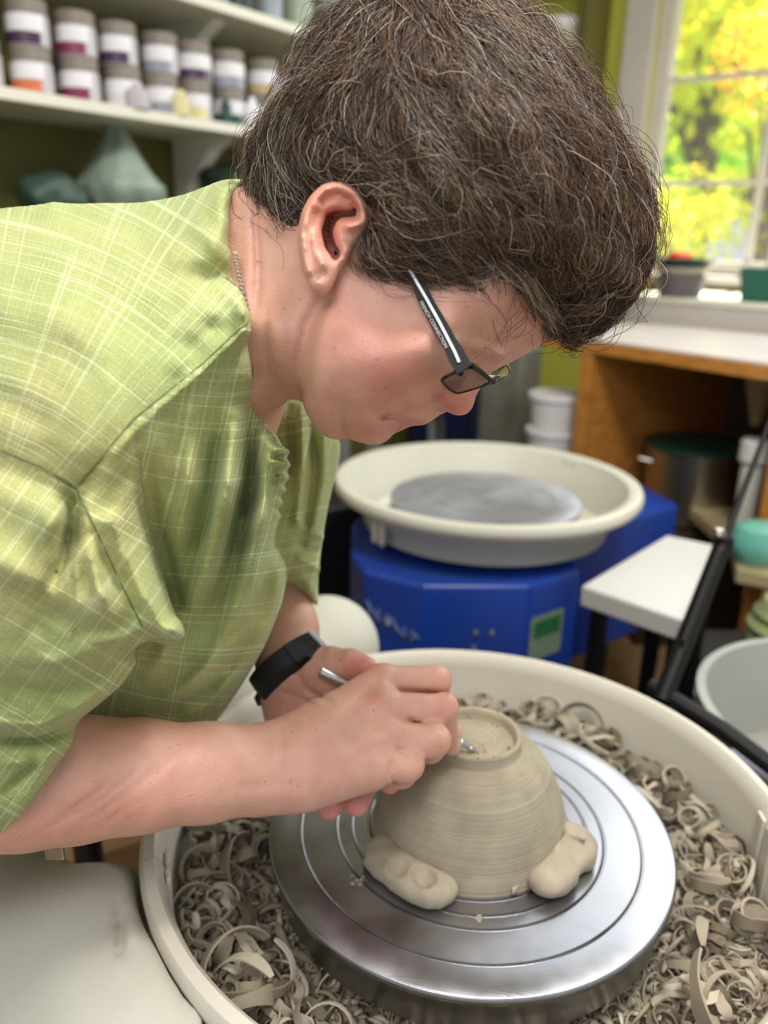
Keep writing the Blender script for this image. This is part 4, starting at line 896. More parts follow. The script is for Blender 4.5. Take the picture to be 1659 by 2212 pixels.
FING_F = [chain([(690, 1440, .687, .0185), (715, 1432, .682, .0130), (758, 1434, .672, .0120), (790, 1441, .664, .0092)]),
          chain([(760, 1590, .690, .0115), (830, 1650, .665, .0100), (842, 1690, .652, .0092)]),
          chain([(730, 1610, .685, .0115), (785, 1690, .665, .0110), (770, 1735, .645, .0102)]),
          chain([(700, 1620, .68, .0115), (720, 1700, .660, .0110), (711, 1742, .642, .0104)]),
          chain([(660, 1610, .685, .0110), (648, 1690, .665, .0095), (640, 1728, .652, .0088)])]
BODYI = [((530, 650, .525), .05, (330, 850, .57), .085), ((330, 850, .57), .085, (60, 1200, .62), .10), ((330, 850, .56), .06, (130, 1060, .475), .045), ((330, 850, .60), .06, (622, 1040, .70), .032), ((60, 1200, .62), .10, (-50, 1500, .64), .10)]
HBOX = (0, 1360, 1060, 1860)
K = 5
hand_relief = strokes_map([
    # right hand: creases between fingers, knuckles, tendons, veins, wrist creases
    ([(868, 1492), (900, 1494), (962, 1500)], 7, -.0022), ([(885, 1555), (900, 1562), (940, 1568), (958, 1580)], 6, -.0015), ([(862, 1618), (880, 1628), (905, 1640)], 6.5, -.0022),
    ([(905, 1480), (960, 1482)], 11, .0004), ([(820, 1512)], 20, .0022), ([(835, 1458)], 17, .0014), ([(835, 1588)], 18, .0014), ([(830, 1650)], 16, .0010),
    ([(955, 1530)], 12, .0008), ([(938, 1465)], 12, .0010), ([(945, 1600)], 14, .0006),
    ([(700, 1600), (760, 1560), (812, 1520)], 8, .0006), ([(690, 1580), (740, 1520), (800, 1470)], 9, .0006), ([(700, 1650), (760, 1625), (825, 1592)], 9, .0006),
    ([(790, 1490), (760, 1530)], 14, -.0008), ([(800, 1555), (770, 1575)], 12, -.0010), ([(805, 1620), (780, 1630)], 12, -.0008),
    ([(690, 1605), (720, 1590), (750, 1592), (780, 1575), (795, 1555)], 6, .0008), ([(720, 1590), (735, 1570)], 5, .0006),
    ([(606, 1572), (612, 1620), (622, 1680), (640, 1720)], 4, -.0010), ([(622, 1575), (630, 1620), (645, 1690)], 3.5, -.0006), ([(638, 1572), (642, 1610)], 3.5, -.0005),
    ([(850, 1690), (842, 1672), (846, 1650)], 4, -.0022), ([(836, 1694), (825, 1680)], 4, -.001), ([(862, 1590), (868, 1605)], 5, -.0012),
    ([(640, 1735), (560, 1745), (470, 1765)], 16, -.0008), ([(520, 1700), (600, 1690), (650, 1700)], 12, -.0008), ([(560, 1640), (640, 1620)], 30, .0008),
    ([(160, 1760), (230, 1720), (290, 1670), (330, 1620)], 7, -.0011), ([(190, 1770), (260, 1725), (320, 1675)], 6, -.0008), ([(130, 1765), (200, 1720), (250, 1680)], 6, -.0008), ([(100, 1790), (170, 1755)], 6, -.0008), ([(240, 1770), (300, 1730)], 6, -.0006),
    # left hand: palm creases and thumb folds
    ([(638, 1420), (645, 1460), (662, 1490), (700, 1510), (715, 1516)], 6, -.0022), ([(600, 1492), (640, 1504), (680, 1524)], 4, -.0014), ([(700, 1402), (694, 1422), (704, 1445)], 3.5, -.0013), ([(708, 1402), (704, 1422), (712, 1438)], 3, -.0010), ([(718, 1404), (716, 1422)], 3, -.0008), ([(742, 1450), (736, 1430), (742, 1412)], 3.5, -.0010), ([(770, 1430)], 14, .0008),
    ([(630, 1500), (610, 1540)], 20, .001)], HBOX, 2)
WRINK = strokes_map([([(110+i*16, 1795-i*1), (150+i*20, 1748-i*5), (215+i*22, 1700-i*8), (260+i*21, 1650-i*8)], 5.5, -.0011*(1 if i % 2 else .6), 'e') for i in range(8)] +
                    [([(598+i*6, 1572-i*2), (606+i*6, 1640), (618+i*6, 1710-i)], 4.5, -.0008, 'e') for i in range(0, 7, 2)], HBOX, 2)
def f_skin(p):
    d = f_head(p)
    near = p[:, 2]
    arm = cones(p, ARM_N, .01); hand = cones(p, HAND_N, .013)
    right = smin(arm, hand, .012)
    for f_ in FING_N[:4]: right = smin(right, cones(p, f_, .0035), .0042)
    right = smin(right, cones(p, FING_N[4], .004), .005)
    left = smin(cones(p, FARM, .01), cones(p, PALM_F, .012), .01)
    left = smin(left, cones(p, FING_F[0], .004), .008)
    for f_ in FING_F[1:]: left = smin(left, cones(p, f_, .004), .004)
    X, Y = px_of(p); hr = hand_relief(X, Y)
    inb = (Y > 1360)
    rel = np.where(inb, hr+WRINK(X, Y), 0)
    arms = np.minimum(right, left)-rel*np.clip((.006-np.abs(np.minimum(right, left)))/.003, 0, 1)
    body = cones(p, BODYI, .03)
    d = smin(d, body, .012); arms = np.where(arms > .02, smin(arms, body, .01), np.minimum(arms, body)) if False else arms
    return np.minimum(d, arms)
V, Q = grid_surface(f_skin, (-.42, -.33, .36), (.16, .30, .87), .0017, .010)
V = relax(V, Q, 1, .5)
# keep the two arms, the head and the trunk as one surface (small enclosed shells dropped)
X, Y = px_of(V)
# skin tones: redness of cheek, nose, ear, fingertips, palm; shadow on the forehead painted in
tone = np.tile(np.array(srgb(216, 166, 148)[:3]), (len(V), 1))
def tint(c, cx, cy, r, s, dlim=None):
    g = np.exp(-(((X-cx)/r[0])**2+((Y-cy)/r[1])**2))*s
    if dlim is not None: g = g*((V[:, 2] > dlim[0]) & (V[:, 2] < dlim[1]))
    global tone
    tone = tone*(1-g[:, None])+np.array(srgb(*c)[:3])*g[:, None]
nm = (0, .62)
for c, x, y, r, s, dl in [((204, 128, 112), 850, 810, (95, 80), .65, nm), ((196, 116, 102), 760, 700, (90, 60), .35, nm), ((208, 112, 102), 1000, 875, (36, 30), .7, nm), ((208, 112, 100), 960, 850, (30, 20), .5, nm), ((206, 128, 112), 800, 940, (70, 26), .45, nm),
                          ((188, 104, 96), 866, 919, (22, 11), .55, nm), ((190, 112, 100), 906, 913, (18, 9), .4, nm), ((222, 138, 112), 700, 440, (70, 70), .6, nm), ((190, 96, 92), 712, 500, (20, 36), .55, nm), ((214, 158, 138), 690, 600, (30, 30), .4, nm), ((196, 112, 98), 755, 450, (26, 30), .35, nm),
                          ((198, 150, 128), 590, 700, (60, 120), .5, nm), ((190, 138, 116), 1080, 660, (120, 70), .5, nm), ((210, 170, 140), 590, 520, (40, 60), .4, nm),
                          ((206, 128, 118), 815, 1508, (26, 20), .5, (.5, .66)), ((208, 136, 122), 960, 1525, (20, 24), .5, (.5, .68)), ((208, 140, 126), 945, 1465, (20, 24), .35, (.5, .68)), ((206, 138, 122), 950, 1610, (20, 24), .3, (.5, .68)), ((178, 150, 140), 745, 1585, (30, 12), .35, (.5, .64)),
                          ((214, 120, 122), 772, 1438, (34, 24), .75, (.62, .8)), ((212, 138, 132), 640, 1560, (60, 60), .7, (.64, .8)), ((226, 176, 160), 680, 1520, (40, 20), .5, (.64, .8)), ((206, 150, 134), 680, 1450, (40, 40), .4, (.64, .8)),
                          ((226, 132, 126), 712, 1752, (40, 26), .8, (.60, .8)), ((226, 132, 126), 772, 1742, (40, 24), .8, (.60, .8)), ((216, 132, 124), 842, 1700, (26, 24), .7, (.635, .8)), ((226, 134, 128), 640, 1750, (26, 22), .8, (.63, .8)),
                          ((204, 140, 118), 250, 1740, (160, 50), .5, (.4, .62)), ((204, 142, 120), 320, 1570, (160, 30), .4, (.4, .62)), ((200, 130, 112), 140, 1800, (120, 40), .4, (.4, .62)), ((214, 166, 148), 500, 1640, (120, 60), .4, (.4, .62)),
                          ((204, 156, 124), 640, 1330, (60, 60), .5, (.6, .8))]: tint(c, x, y, r, s, dl)
person = empty('person', (-.35, .55, 0))
tag(person, 'potter in a light green blouse and glasses bending over the wheel, trimming the clay bowl', 'person')
body_o = bigmesh('body', c2w(V), Q, m_skin, person); set_colors(body_o.data, 'tone', tone)
# ------------------------------------------------------------------ the blouse
def cloth_mat():
    m = mat('green_linen', srgb(170, 184, 112), .85); N, L, b = nt(m); uv = N.new('ShaderNodeUVMap'); uv.uv_map = 'weave'; sp = N.new('ShaderNodeSeparateXYZ'); L.new(uv.outputs[0], sp.inputs[0])
    t = N.new('ShaderNodeTexCoord')
    def slub(axis, sc, seed, thr):
        cm = N.new('ShaderNodeCombineXYZ'); a = sp.outputs['XY'.index(axis)]; o = sp.outputs[1-'XY'.index(axis)]
        wb = N.new('ShaderNodeTexNoise'); wb.inputs['Scale'].default_value = 14; wb.inputs['Detail'].default_value = 2; L.new(uv.outputs[0], wb.inputs['Vector'])
        w2 = N.new('ShaderNodeMath'); w2.operation = 'MULTIPLY_ADD'; L.new(wb.outputs['Fac'], w2.inputs[0]); w2.inputs[1].default_value = .006; L.new(a, w2.inputs[2])
        s1_ = N.new('ShaderNodeMath'); s1_.operation = 'MULTIPLY'; L.new(w2.outputs[0], s1_.inputs[0]); s1_.inputs[1].default_value = sc
        s2_ = N.new('ShaderNodeMath'); s2_.operation = 'MULTIPLY'; L.new(o, s2_.inputs[0]); s2_.inputs[1].default_value = 6
        L.new(s1_.outputs[0], cm.inputs[0]); L.new(s2_.outputs[0], cm.inputs[1]); cm.inputs[2].default_value = seed
        n = N.new('ShaderNodeTexNoise'); n.inputs['Scale'].default_value = 1; n.inputs['Detail'].default_value = 1.5; n.inputs['Roughness'].default_value = .6; L.new(cm.outputs[0], n.inputs['Vector'])
        r = ramp(N, [(thr, (0, 0, 0, 1)), (thr+.09, (1, 1, 1, 1))]); L.new(n.outputs['Fac'], r.inputs[0]); return r
    a, c = slub('X', 480, 3.1, .57), slub('Y', 480, 9.7, .57); a2, c2 = slub('X', 1200, 5.2, .56), slub('Y', 1200, 7.9, .56)
    def mx(x, y, f):
        q = N.new('ShaderNodeMath'); q.operation = 'MULTIPLY_ADD'; L.new(y, q.inputs[0]); q.inputs[1].default_value = f; L.new(x, q.inputs[2]); return q.outputs[0]
    s = mx(a.outputs[0], c.outputs[0], 1); s = mx(s, a2.outputs[0], .35); s = mx(s, c2.outputs[0], .35)
    n = N.new('ShaderNodeTexNoise'); n.inputs['Scale'].default_value = 9; n.inputs['Detail'].default_value = 5; L.new(t.outputs['Object'], n.inputs['Vector'])
    base = ramp(N, [(.3, srgb(150, 166, 102)), (.55, srgb(170, 178, 112)), (.78, srgb(180, 170, 110))]); L.new(n.outputs['Fac'], base.inputs[0])
    cl = N.new('ShaderNodeMath'); cl.operation = 'MULTIPLY'; cl.use_clamp = True; L.new(s, cl.inputs[0]); cl.inputs[1].default_value = .55
    m1 = N.new('ShaderNodeMix'); m1.data_type = 'RGBA'; L.new(cl.outputs[0], m1.inputs[0]); L.new(base.outputs[0], m1.inputs[6]); m1.inputs[7].default_value = srgb(212, 220, 168)
    # fine weave
    wv = N.new('ShaderNodeTexNoise'); wv.inputs['Scale'].default_value = 900; wv.inputs['Detail'].default_value = 2; L.new(t.outputs['Object'], wv.inputs['Vector'])
    r3 = ramp(N, [(.3, (.78, .78, .78, 1)), (.7, (1.1, 1.1, 1.1, 1))]); L.new(wv.outputs['Fac'], r3.inputs[0])
    m2 = N.new('ShaderNodeMix'); m2.data_type = 'RGBA'; m2.blend_type = 'MULTIPLY'; m2.inputs[0].default_value = .8; L.new(m1.outputs[2], m2.inputs[6]); L.new(r3.outputs[0], m2.inputs[7]); L.new(m2.outputs[2], b.inputs['Base Color'])
    cr = N.new('ShaderNodeTexNoise'); cr.inputs['Scale'].default_value = 60; cr.inputs['Detail'].default_value = 6; cr.inputs['Roughness'].default_value = .6; L.new(t.outputs['Object'], cr.inputs['Vector'])
    h = N.new('ShaderNodeMath'); h.operation = 'MULTIPLY_ADD'; L.new(wv.outputs['Fac'], h.inputs[0]); h.inputs[1].default_value = .25; L.new(cr.outputs['Fac'], h.inputs[2]); h2 = mx(h.outputs[0], s, .25)
    bp = N.new('ShaderNodeBump'); bp.inputs['Strength'].default_value = .55; bp.inputs['Distance'].default_value = .0016; L.new(h2, bp.inputs['Height']); L.new(bp.outputs[0], b.inputs['Normal'])
    b.inputs['Sheen Weight'].default_value = .15
    return m
m_cloth = cloth_mat()
BBOX = (-420, 330, 800, 1960)
TOR = [(-400, 500), (-100, 445), (0, 438), (60, 432), (120, 423), (200, 426), (330, 411), (430, 396), (488, 380), (528, 383), (556, 396), (535, 402), (514, 418), (505, 445), (501, 485), (505, 530), (515, 575), (533, 640), (543, 690), (549, 740), (553, 800), (562, 870), (580, 920), (603, 950), (622, 990), (626, 1030), (612, 1080), (597, 1130), (590, 1170), (606, 1200), (619, 1235), (612, 1290), (595, 1340), (560, 1420), (500, 1515), (455, 1575), (380, 1640), (150, 1650), (0, 1700), (-400, 1800)]
T_ctrl = [(-400, 600, .50), (-400, 1000, .44), (-400, 1500, .46), (0, 450, .50), (0, 600, .452), (200, 440, .50), (200, 600, .447), (400, 410, .50), (400, 550, .455), (490, 395, .462), (545, 395, .50), (490, 450, .445), (490, 520, .440), (480, 590, .440), (505, 620, .440), (535, 690, .442), (450, 700, .436), (300, 850, .416), (180, 1000, .405), (50, 950, .408), (0, 800, .424), (100, 700, .432), (560, 850, .462), (600, 950, .485), (622, 1010, .505), (600, 1130, .525), (615, 1230, .540), (600, 1330, .56), (500, 1500, .585), (450, 1560, .60), (450, 900, .444), (450, 1000, .458), (450, 1200, .505), (400, 1400, .560), (300, 1500, .575), (200, 1580, .59), (0, 1650, .56), (350, 1200, .497), (400, 1300, .53), (200, 1200, .47), (520, 1050, .475)]
TR_ctrl = [(-400, 500, .08), (0, 440, .07), (300, 410, .06), (440, 395, .022), (500, 385, .008), (470, 450, .012), (460, 550, .012), (480, 420, .008), (480, 700, .012), (500, 850, .012), (556, 396, .004), (505, 450, .004), (500, 520, .004), (541, 690, .004), (555, 850, .004), (600, 950, .005), (622, 1010, .005), (600, 1130, .008), (615, 1230, .018), (560, 1420, .02), (455, 1570, .02), (0, 1700, .05), (200, 1000, .05), (-400, 1800, .05)]
SLV = [(-400, 940), (0, 975), (90, 1010), (163, 1050), (215, 985), (289, 905), (303, 1000), (318, 1118), (345, 1225), (378, 1328), (401, 1362), (398, 1378), (384, 1384), (350, 1382), (318, 1383), (294, 1397), (288, 1412), (296, 1428), (284, 1450), (268, 1475), (240, 1500), (200, 1533), (166, 1560), (161, 1620), (142, 1680), (95, 1748), (40, 1802), (0, 1832), (-400, 1960)]
S_ctrl = [(-400, 1000, .43), (-400, 1500, .42), (-400, 1900, .46), (0, 1000, .402), (163, 1060, .402), (289, 920, .418), (300, 1050, .425), (250, 1150, .420), (150, 1150, .408), (0, 1200, .400), (340, 1250, .442), (395, 1365, .458), (300, 1350, .442), (200, 1300, .425), (0, 1400, .415), (150, 1450, .440), (280, 1420, .458), (200, 1520, .465), (0, 1550, .440), (160, 1600, .478), (100, 1720, .478), (0, 1800, .478), (60, 1640, .465)]
FAR = [(560, 880), (600, 850), (628, 862), (655, 868), (690, 900), (737, 948), (733, 1000), (716, 1060), (702, 1130), (692, 1200), (686, 1260), (689, 1312), (672, 1302), (655, 1282), (622, 1264), (600, 1262), (540, 1280), (520, 1000)]
BM = Map(*BBOX, 4)
def bmap(c, lam=1e-3): return BM.like(tps(c, BM.X, BM.Y, lam))
tor_s, slv_s, far_s = [BM.like(poly_sdf(smooth_poly(q, 1), BM.X, BM.Y)) for q in (TOR, SLV, FAR)]
tor_d, tor_r, slv_d = bmap(T_ctrl), BM.like(np.clip(tps(TR_ctrl, BM.X, BM.Y, 1e-5), .004, .09)), bmap(S_ctrl)
far_d = bmap([(560, 880, .60), (650, 880, .60), (730, 950, .63), (700, 1130, .66), (640, 1000, .60), (640, 1150, .64), (680, 1290, .70), (620, 1250, .69), (560, 1200, .64)])
wig = [([(596+8*math.sin(i*1.7), 958+i*14), (624, 962+i*14)], 4.5, .0022*(1 if i % 2 else -1)) for i in range(12)]
fold = strokes_map(wig+[
    ([(530, 712), (440, 800), (300, 920), (240, 985)], 9, .0012),
    ([(240, 1130), (290, 1240), (350, 1360)], 20, .0022),
    ([(163, 1058), (152, 1130), (135, 1210), (100, 1290)], 16, -0.0075, 'e'), ([(120, 1080), (90, 1180)], 30, 0.0031, 'e'), ([(190, 1150), (210, 1260), (240, 1340)], 16, 0.0023, 'e'),
    ([(308, 960), (335, 1120), (372, 1260), (415, 1370)], 18, -0.0054, 'e'),
    ([(505, 900), (490, 1050), (440, 1240), (350, 1420), (300, 1480)], 20, 0.0047, 'e'), ([(470, 930), (445, 1100), (400, 1260)], 18, -0.0035, 'e'), ([(420, 930), (400, 1080), (385, 1180)], 18, 0.0031, 'e'),
    ([(545, 880), (540, 1040), (500, 1220), (440, 1360)], 18, -0.0043, 'e'), ([(575, 960), (572, 1080), (540, 1240), (480, 1380), (400, 1500)], 16, 0.0039, 'e'), ([(590, 1180), (560, 1330), (500, 1430), (420, 1520)], 14, -0.0027, 'e'), ([(612, 1200), (600, 1300), (540, 1420)], 14, 0.0027, 'e'),
    ([(600, 1270), (520, 1380), (400, 1480), (280, 1560)], 12, 0.0023, 'e'), ([(540, 1400), (440, 1500), (320, 1580)], 14, -0.0023, 'e'),
    
    ([(-50, 1552), (80, 1566), (170, 1530), (260, 1460)], 14, 0.0058, 'e'), ([(-50, 1600), (80, 1600), (160, 1570)], 12, -0.0071, 'e'), ([(0, 1650), (80, 1640), (150, 1600)], 10, 0.0040, 'e'), ([(20, 1770), (70, 1700), (120, 1620)], 9, 0.0046, 'e'), ([(0, 1720), (60, 1660), (110, 1610)], 9, -0.0040, 'e'), ([(60, 1770), (110, 1690), (140, 1630)], 8, -0.0019, 'e'),
    ([(0, 1480), (120, 1500), (230, 1440), (290, 1400)], 18, -0.0046, 'e'), ([(0, 1420), (120, 1430), (220, 1390), (300, 1370)], 18, 0.0023, 'e'), ([(0, 1250), (100, 1330), (220, 1370)], 26, -0.0023, 'e'), ([(-100, 1150), (60, 1250), (200, 1330)], 30, 0.0023, 'e'),
    ([(-400, 700), (0, 650), (200, 720), (330, 820)], 50, 0.0027, 'e'), ([(-400, 560), (0, 520), (250, 520)], 30, .002), ([(60, 470), (200, 478), (300, 500)], 14, -.002), ([(100, 440), (130, 435)], 14, 0.0023, 'e'),
    ([(-300, 850), (0, 860), (120, 930)], 30, -0.0027, 'e')], BBOX, 3)
def value_noise(M_, cell, seed):
    g = np.random.default_rng(seed); nx_, ny_ = int(M_.nx*M_.h/cell)+3, int(M_.ny*M_.h/cell)+3; G_ = g.normal(size=(ny_, nx_))
    a = (M_.X-M_.x0)/cell; b_ = (M_.Y-M_.y0)/cell; i = a.astype(int); j = b_.astype(int); a = a-i; b_ = b_-j; a = a*a*(3-2*a); b_ = b_*b_*(3-2*b_)
    return (G_[j, i]*(1-a)+G_[j, i+1]*a)*(1-b_)+(G_[j+1, i]*(1-a)+G_[j+1, i+1]*a)*b_
fold.A += value_noise(fold, 90, 1)*.0009+value_noise(fold, 38, 2)*.00035
far_fold = strokes_map([([(650, 880), (655, 1000), (640, 1130)], 10, .006), ([(670, 920), (680, 1010), (665, 1120), (655, 1180)], 9, -.005), ([(700, 940), (700, 1040), (680, 1140)], 10, .005), ([(640, 1120), (670, 1150), (695, 1160)], 7, .004), ([(640, 1160), (665, 1185), (690, 1190)], 6, -.004), ([(650, 1210), (690, 1230)], 7, .003), ([(625, 880), (630, 980), (610, 1060)], 8, -.004)], BBOX, 3)
def f_blouse(p):
    X, Y = px_of(p); s = p[:, 2]/FPX; z = p[:, 2]
    Dn = tor_d(X, Y); Wd = np.clip(.115+0*X, .02, .2); Wd = np.where(Y < 560, .115, .115)
    fl = fold(X, Y)
    t = inflate(-tor_s(X, Y)*s, tor_r(X, Y), z-(Dn+Wd), Wd)-fl*np.clip((Dn+Wd-z)/.03, 0, 1)
    Sn = slv_d(X, Y); sl = inflate(-slv_s(X, Y)*s, np.where((Y > 1390) | (X < 160), .022, .010), z-(Sn+.062), .062)-fl*np.clip((Sn+.06-z)/.03, 0, 1)
    Fn = far_d(X, Y); fr = inflate(-far_s(X, Y)*s, .02, z-(Fn+.05), .05)-far_fold(X, Y)*np.clip((Fn+.05-z)/.02, 0, 1)
    return np.minimum(smin(t, sl, .0035), fr)
V, Q = grid_surface(f_blouse, (-.36, -.30, .36), (.0, .215, .85), .0024, .012)
V = relax(V, Q, 1, .5)
bo = bigmesh('blouse', c2w(V), Q, m_cloth, person); bo['label'] = 'light green slubbed linen blouse'
X, Y = px_of(V)
# weave directions, piece by piece
seam = [(560, 670), (536, 694), (440, 785), (289, 905), (165, 1053), (-500, 900)]
def above_seam(X, Y): return Y < np.interp(X, [-500, 0, 165, 289, 440, 536, 700], [960, 972, 1053, 905, 785, 694, 560])
ab = above_seam(X, Y); cx, cy = -120, 1320
r = np.hypot(X-cx, Y-cy); th = np.arctan2(Y-cy, X-cx)
U1 = r*.00026; V1 = th*.20
U2 = (X*.97+Y*.22)*.00027; V2 = (-X*.20+Y*.97)*.00027+.00000016*(X-300)**2
isS = slv_s(X, Y) < 0
U2 = np.where(isS, (X*.8+Y*.6)*.00027, U2); V2 = np.where(isS, (-X*.5+Y*.85)*.00027, V2)
Uc = np.where(ab, U1, U2); Vc = np.where(ab, V1, V2)
uvl = bo.data.uv_layers.new(name='weave'); uvd = np.stack([Uc[Q.ravel()], Vc[Q.ravel()]], 1).astype(np.float32); uvl.data.foreach_set('uv', uvd.ravel())
def tubes_px(pts, r, seg=8): return MB().tube([Vector(c2w([pc(*q)])[0]) for q in pts], r, seg)
def strip_px(pts, wv, th=.0012, n_=None):
    """a flat band of cloth following px points; wv: half width vector in metres, per point, camera coordinates"""
    V = []; F = []
    for q, w_ in zip(pts, wv):
        c = pc(*q); w_ = np.array(w_); 
        for s, e in ((-1, 0), (1, 0), (1, 1), (-1, 1)): V.append(tuple(c2w([c+w_*s+np.array([0, 0, th*e])])[0]))
    n = len(pts)
    for i in range(n-1):
        for k in range(4): F.append((i*4+k, i*4+(k+1) % 4, i*4+4+(k+1) % 4, i*4+4+k))
    F += [(3, 2, 1, 0), tuple((n-1)*4+k for k in range(4))]
    return V, F
m_inner = noisy(mat('olive_inner_cloth', srgb(150, 146, 60), .9), 200, .25, .5, 600)
Vi, Fi = strip_px([(498, 432, .505), (512, 418, .515), (528, 409, .53), (545, 408, .545), (562, 414, .56)], [(0, .006, 0), (.001, .0065, 0), (0, .0065, 0), (0, .006, 0), (0, .005, 0)])
o = obj('collar_lining', Vi, Fi, m_inner, person)
pts = []
for i in range(90):
    t_ = i/89; x = np.interp(t_, [0, .35, .7, 1], [510, 517, 528, 540]); y = np.interp(t_, [0, .35, .7, 1], [545, 585, 635, 686]); c = pc(x-3.0, y, .4560)
    pts.append(Vector(c2w([c+np.array([math.cos(i*1.1)*.0007, 0, math.sin(i*1.1)*.0007])])[0]))
MB().tube(pts, .0011, 6).build('neck_cord', noisy(mat('taupe_cord', srgb(168, 150, 132), .8), 300, .15), person)
def surf(fn, x, y, d0=.36, d1=.75, n=160):
    """depth at which the ray through a pixel first meets a surface"""
    ds = np.linspace(d0, d1, n); f_ = fn(np.array([pc(x, y, d) for d in ds])); k = np.argmax(f_ < 0)
    if k == 0: return None
    a, b_ = ds[k-1], ds[k]; return a+(b_-a)*f_[k-1]/(f_[k-1]-f_[k])
m_seam = noisy(mat('green_seam_thread', srgb(112, 122, 76), .9), 300, .2)
def seam_line(name, pts, r, lift=.0002, step=9):
    L_ = []; 
    for (x0, y0), (x1, y1) in zip(pts[:-1], pts[1:]):
        n = max(2, int(math.hypot(x1-x0, y1-y0)/step))
        for i in range(n): L_.append((x0+(x1-x0)*i/n, y0+(y1-y0)*i/n))
    out = []
    for x, y in L_:
        d = surf(f_blouse, x, y)
        if d: out.append(Vector(c2w([pc(x, y, d-lift)])[0]))
    o = MB().tube(out, r, 6).build(name, m_seam, bo); return o
seam_line('shoulder_seam', [(534, 698), (500, 728), (440, 785), (370, 840), (289, 905), (230, 975), (165, 1053)], .0007)
seam_line('armhole_seam', [(2, 972), (90, 1008), (163, 1055), (199, 1127), (253, 1245), (312, 1362)], .0006)
seam_line('collar_stitching', [(545, 705), (555, 770), (560, 840), (578, 905)][:1]+[(540, 740), (545, 800), (553, 860), (572, 915)], .0004)
# ------------------------------------------------------------------ trousers and stool
m_pants = noisy(mat('pale_grey_cotton', srgb(192, 190, 178), .8), 8, .03, .35, 420, .0008)
PB = (-520, 1760, 700, 3200)
pf = strokes_map([([(120, 1850), (150, 1872), (120, 1895)], 14, .008), ([(258, 1945), (262, 1990), (256, 2060)], 8, -.006), ([(278, 1955), (284, 2020)], 12, .004), ([(225, 1880), (262, 1950)], 12, .0015), ([(0, 1870), (90, 1900), (140, 1860)], 14, .002), ([(240, 2030), (250, 2100)], 14, .0015), ([(400, 2120), (440, 2200)], 16, .004)], PB, 4)
def f_pants(p):
    d = cones(p, chain([(-420, 2010, .76, .10), (-60, 2078, .70, .090), (190, 2150, .630, .084), (340, 2330, .574, .088), (480, 2600, .55, .082), (450, 3100, .75, .055)]), .04)
    wv_ = c2w(p); d = smax(d, .2850-np.hypot(wv_[:, 0]-HX, wv_[:, 1]-HY), .012)
    X, Y = px_of(p); return d-pf(X, Y)*np.clip((.62-p[:, 2])/.03, 0, 1)-.0012*np.sin(p[:, 0]*90)*np.sin(p[:, 1]*70+1)
V, Q = grid_surface(f_pants, (-.52, -.76, .38), (.0, -.20, .95), .004, .012)
bigmesh('trouser_leg', c2w(V), Q, m_pants, person)
def f_pants2(p):
    return cones(p, chain([(280, 1500, .98, .085), (560, 1490, 1.02, .085), (705, 1400, 1.06, .062), (715, 1700, 1.16, .055), (720, 2300, 1.4, .05)]), .03)
V, Q = grid_surface(f_pants2, (-.45, -1.1, .80), (.04, -.08, 1.55), .008, .012)
bigmesh('trouser_leg', c2w(V), Q, m_pants, person)
MB().box(tuple(P(118, 1838, .52)), (.012, .004, .012)).build('belt_buckle', m_steel, person, bevel=.001)
# ------------------------------------------------------------------ hair
def on_head(x, y, extra=0.0, it=4):
    """(u, v) of the near-side head surface seen at a pixel"""
    w = -.05
    for _ in range(it):
        u, v = to_uv(x, y, w); w = -(float(W_map(np.array([u]), np.array([v]))[0])+extra)
    return u, v
hout = [(570, 428), (566, 398), (572, 368), (598, 328), (628, 282), (652, 235), (668, 192), (700, 135), (745, 88), (800, 50), (860, 12), (920, -18), (1000, -30), (1060, -12), (1110, 25), (1160, 78), (1225, 142), (1280, 225), (1330, 305), (1374, 375), (1396, 432), (1404, 480), (1399, 540), (1388, 578), (1374, 618), (1348, 655), (1312, 694), (1280, 710), (1240, 715), (1214, 708), (1150, 728), (1060, 776), (1000, 850), (900, 870), (730, 840), (650, 740), (570, 740), (535, 520), (550, 462)]
hline = [(560, 430), (578, 436), (596, 452), (616, 464), (640, 466), (654, 440), (672, 405), (700, 385), (732, 382), (765, 395), (796, 425), (808, 462), (806, 500), (792, 520), (778, 540), (790, 566), (815, 580), (850, 588), (885, 590), (930, 600), (980, 598), (1020, 580), (1060, 566), (1105, 575), (1145, 605), (1172, 645), (1192, 685), (1206, 712), (1215, 730)]
huv = HM.like(poly_sdf(smooth_poly(puv(hout), 1), HM.X, HM.Y))
reg = [on_head(x, y) for x, y in hline]+puv([(1300, 800), (1500, 700), (1550, 300), (1300, -100), (900, -200), (600, -100), (450, 300), (500, 430)])
hreg = HM.like(poly_sdf(reg, HM.X, HM.Y))
HX0 = HM.X.min(); 
thick = HM.like(np.where(hreg.A < 0, .0035+.0135*(1-np.exp(hreg.A/.022)), .0035-.0145*(1-np.exp(-np.abs(hreg.A)/.006))))
hair_relief = strokes_map([([(880, 60), (980, 160), (1040, 300)], 45, .004), ([(1000, 40), (1150, 170), (1250, 330)], 40, .003), ([(1080, 240), (1200, 420), (1260, 560)], 26, .004), ([(960, 200), (1040, 340), (1120, 470)], 22, -.004), ([(820, 150), (900, 300), (960, 420)], 24, .003), ([(1150, 330), (1230, 480)], 18, -.004), ([(700, 330), (800, 400), (900, 470)], 22, .003), ([(680, 270), (780, 330)], 18, -.003), ([(1230, 620), (1290, 560), (1340, 600)], 24, .004), ([(1150, 560), (1200, 640)], 20, -.003), ([(1330, 430), (1370, 520)], 24, .003), ([(1240, 690), (1300, 660)], 22, .003), ([(1050, 420), (1120, 530)], 22, .003)], (520, -80, 1450, 760), 4)
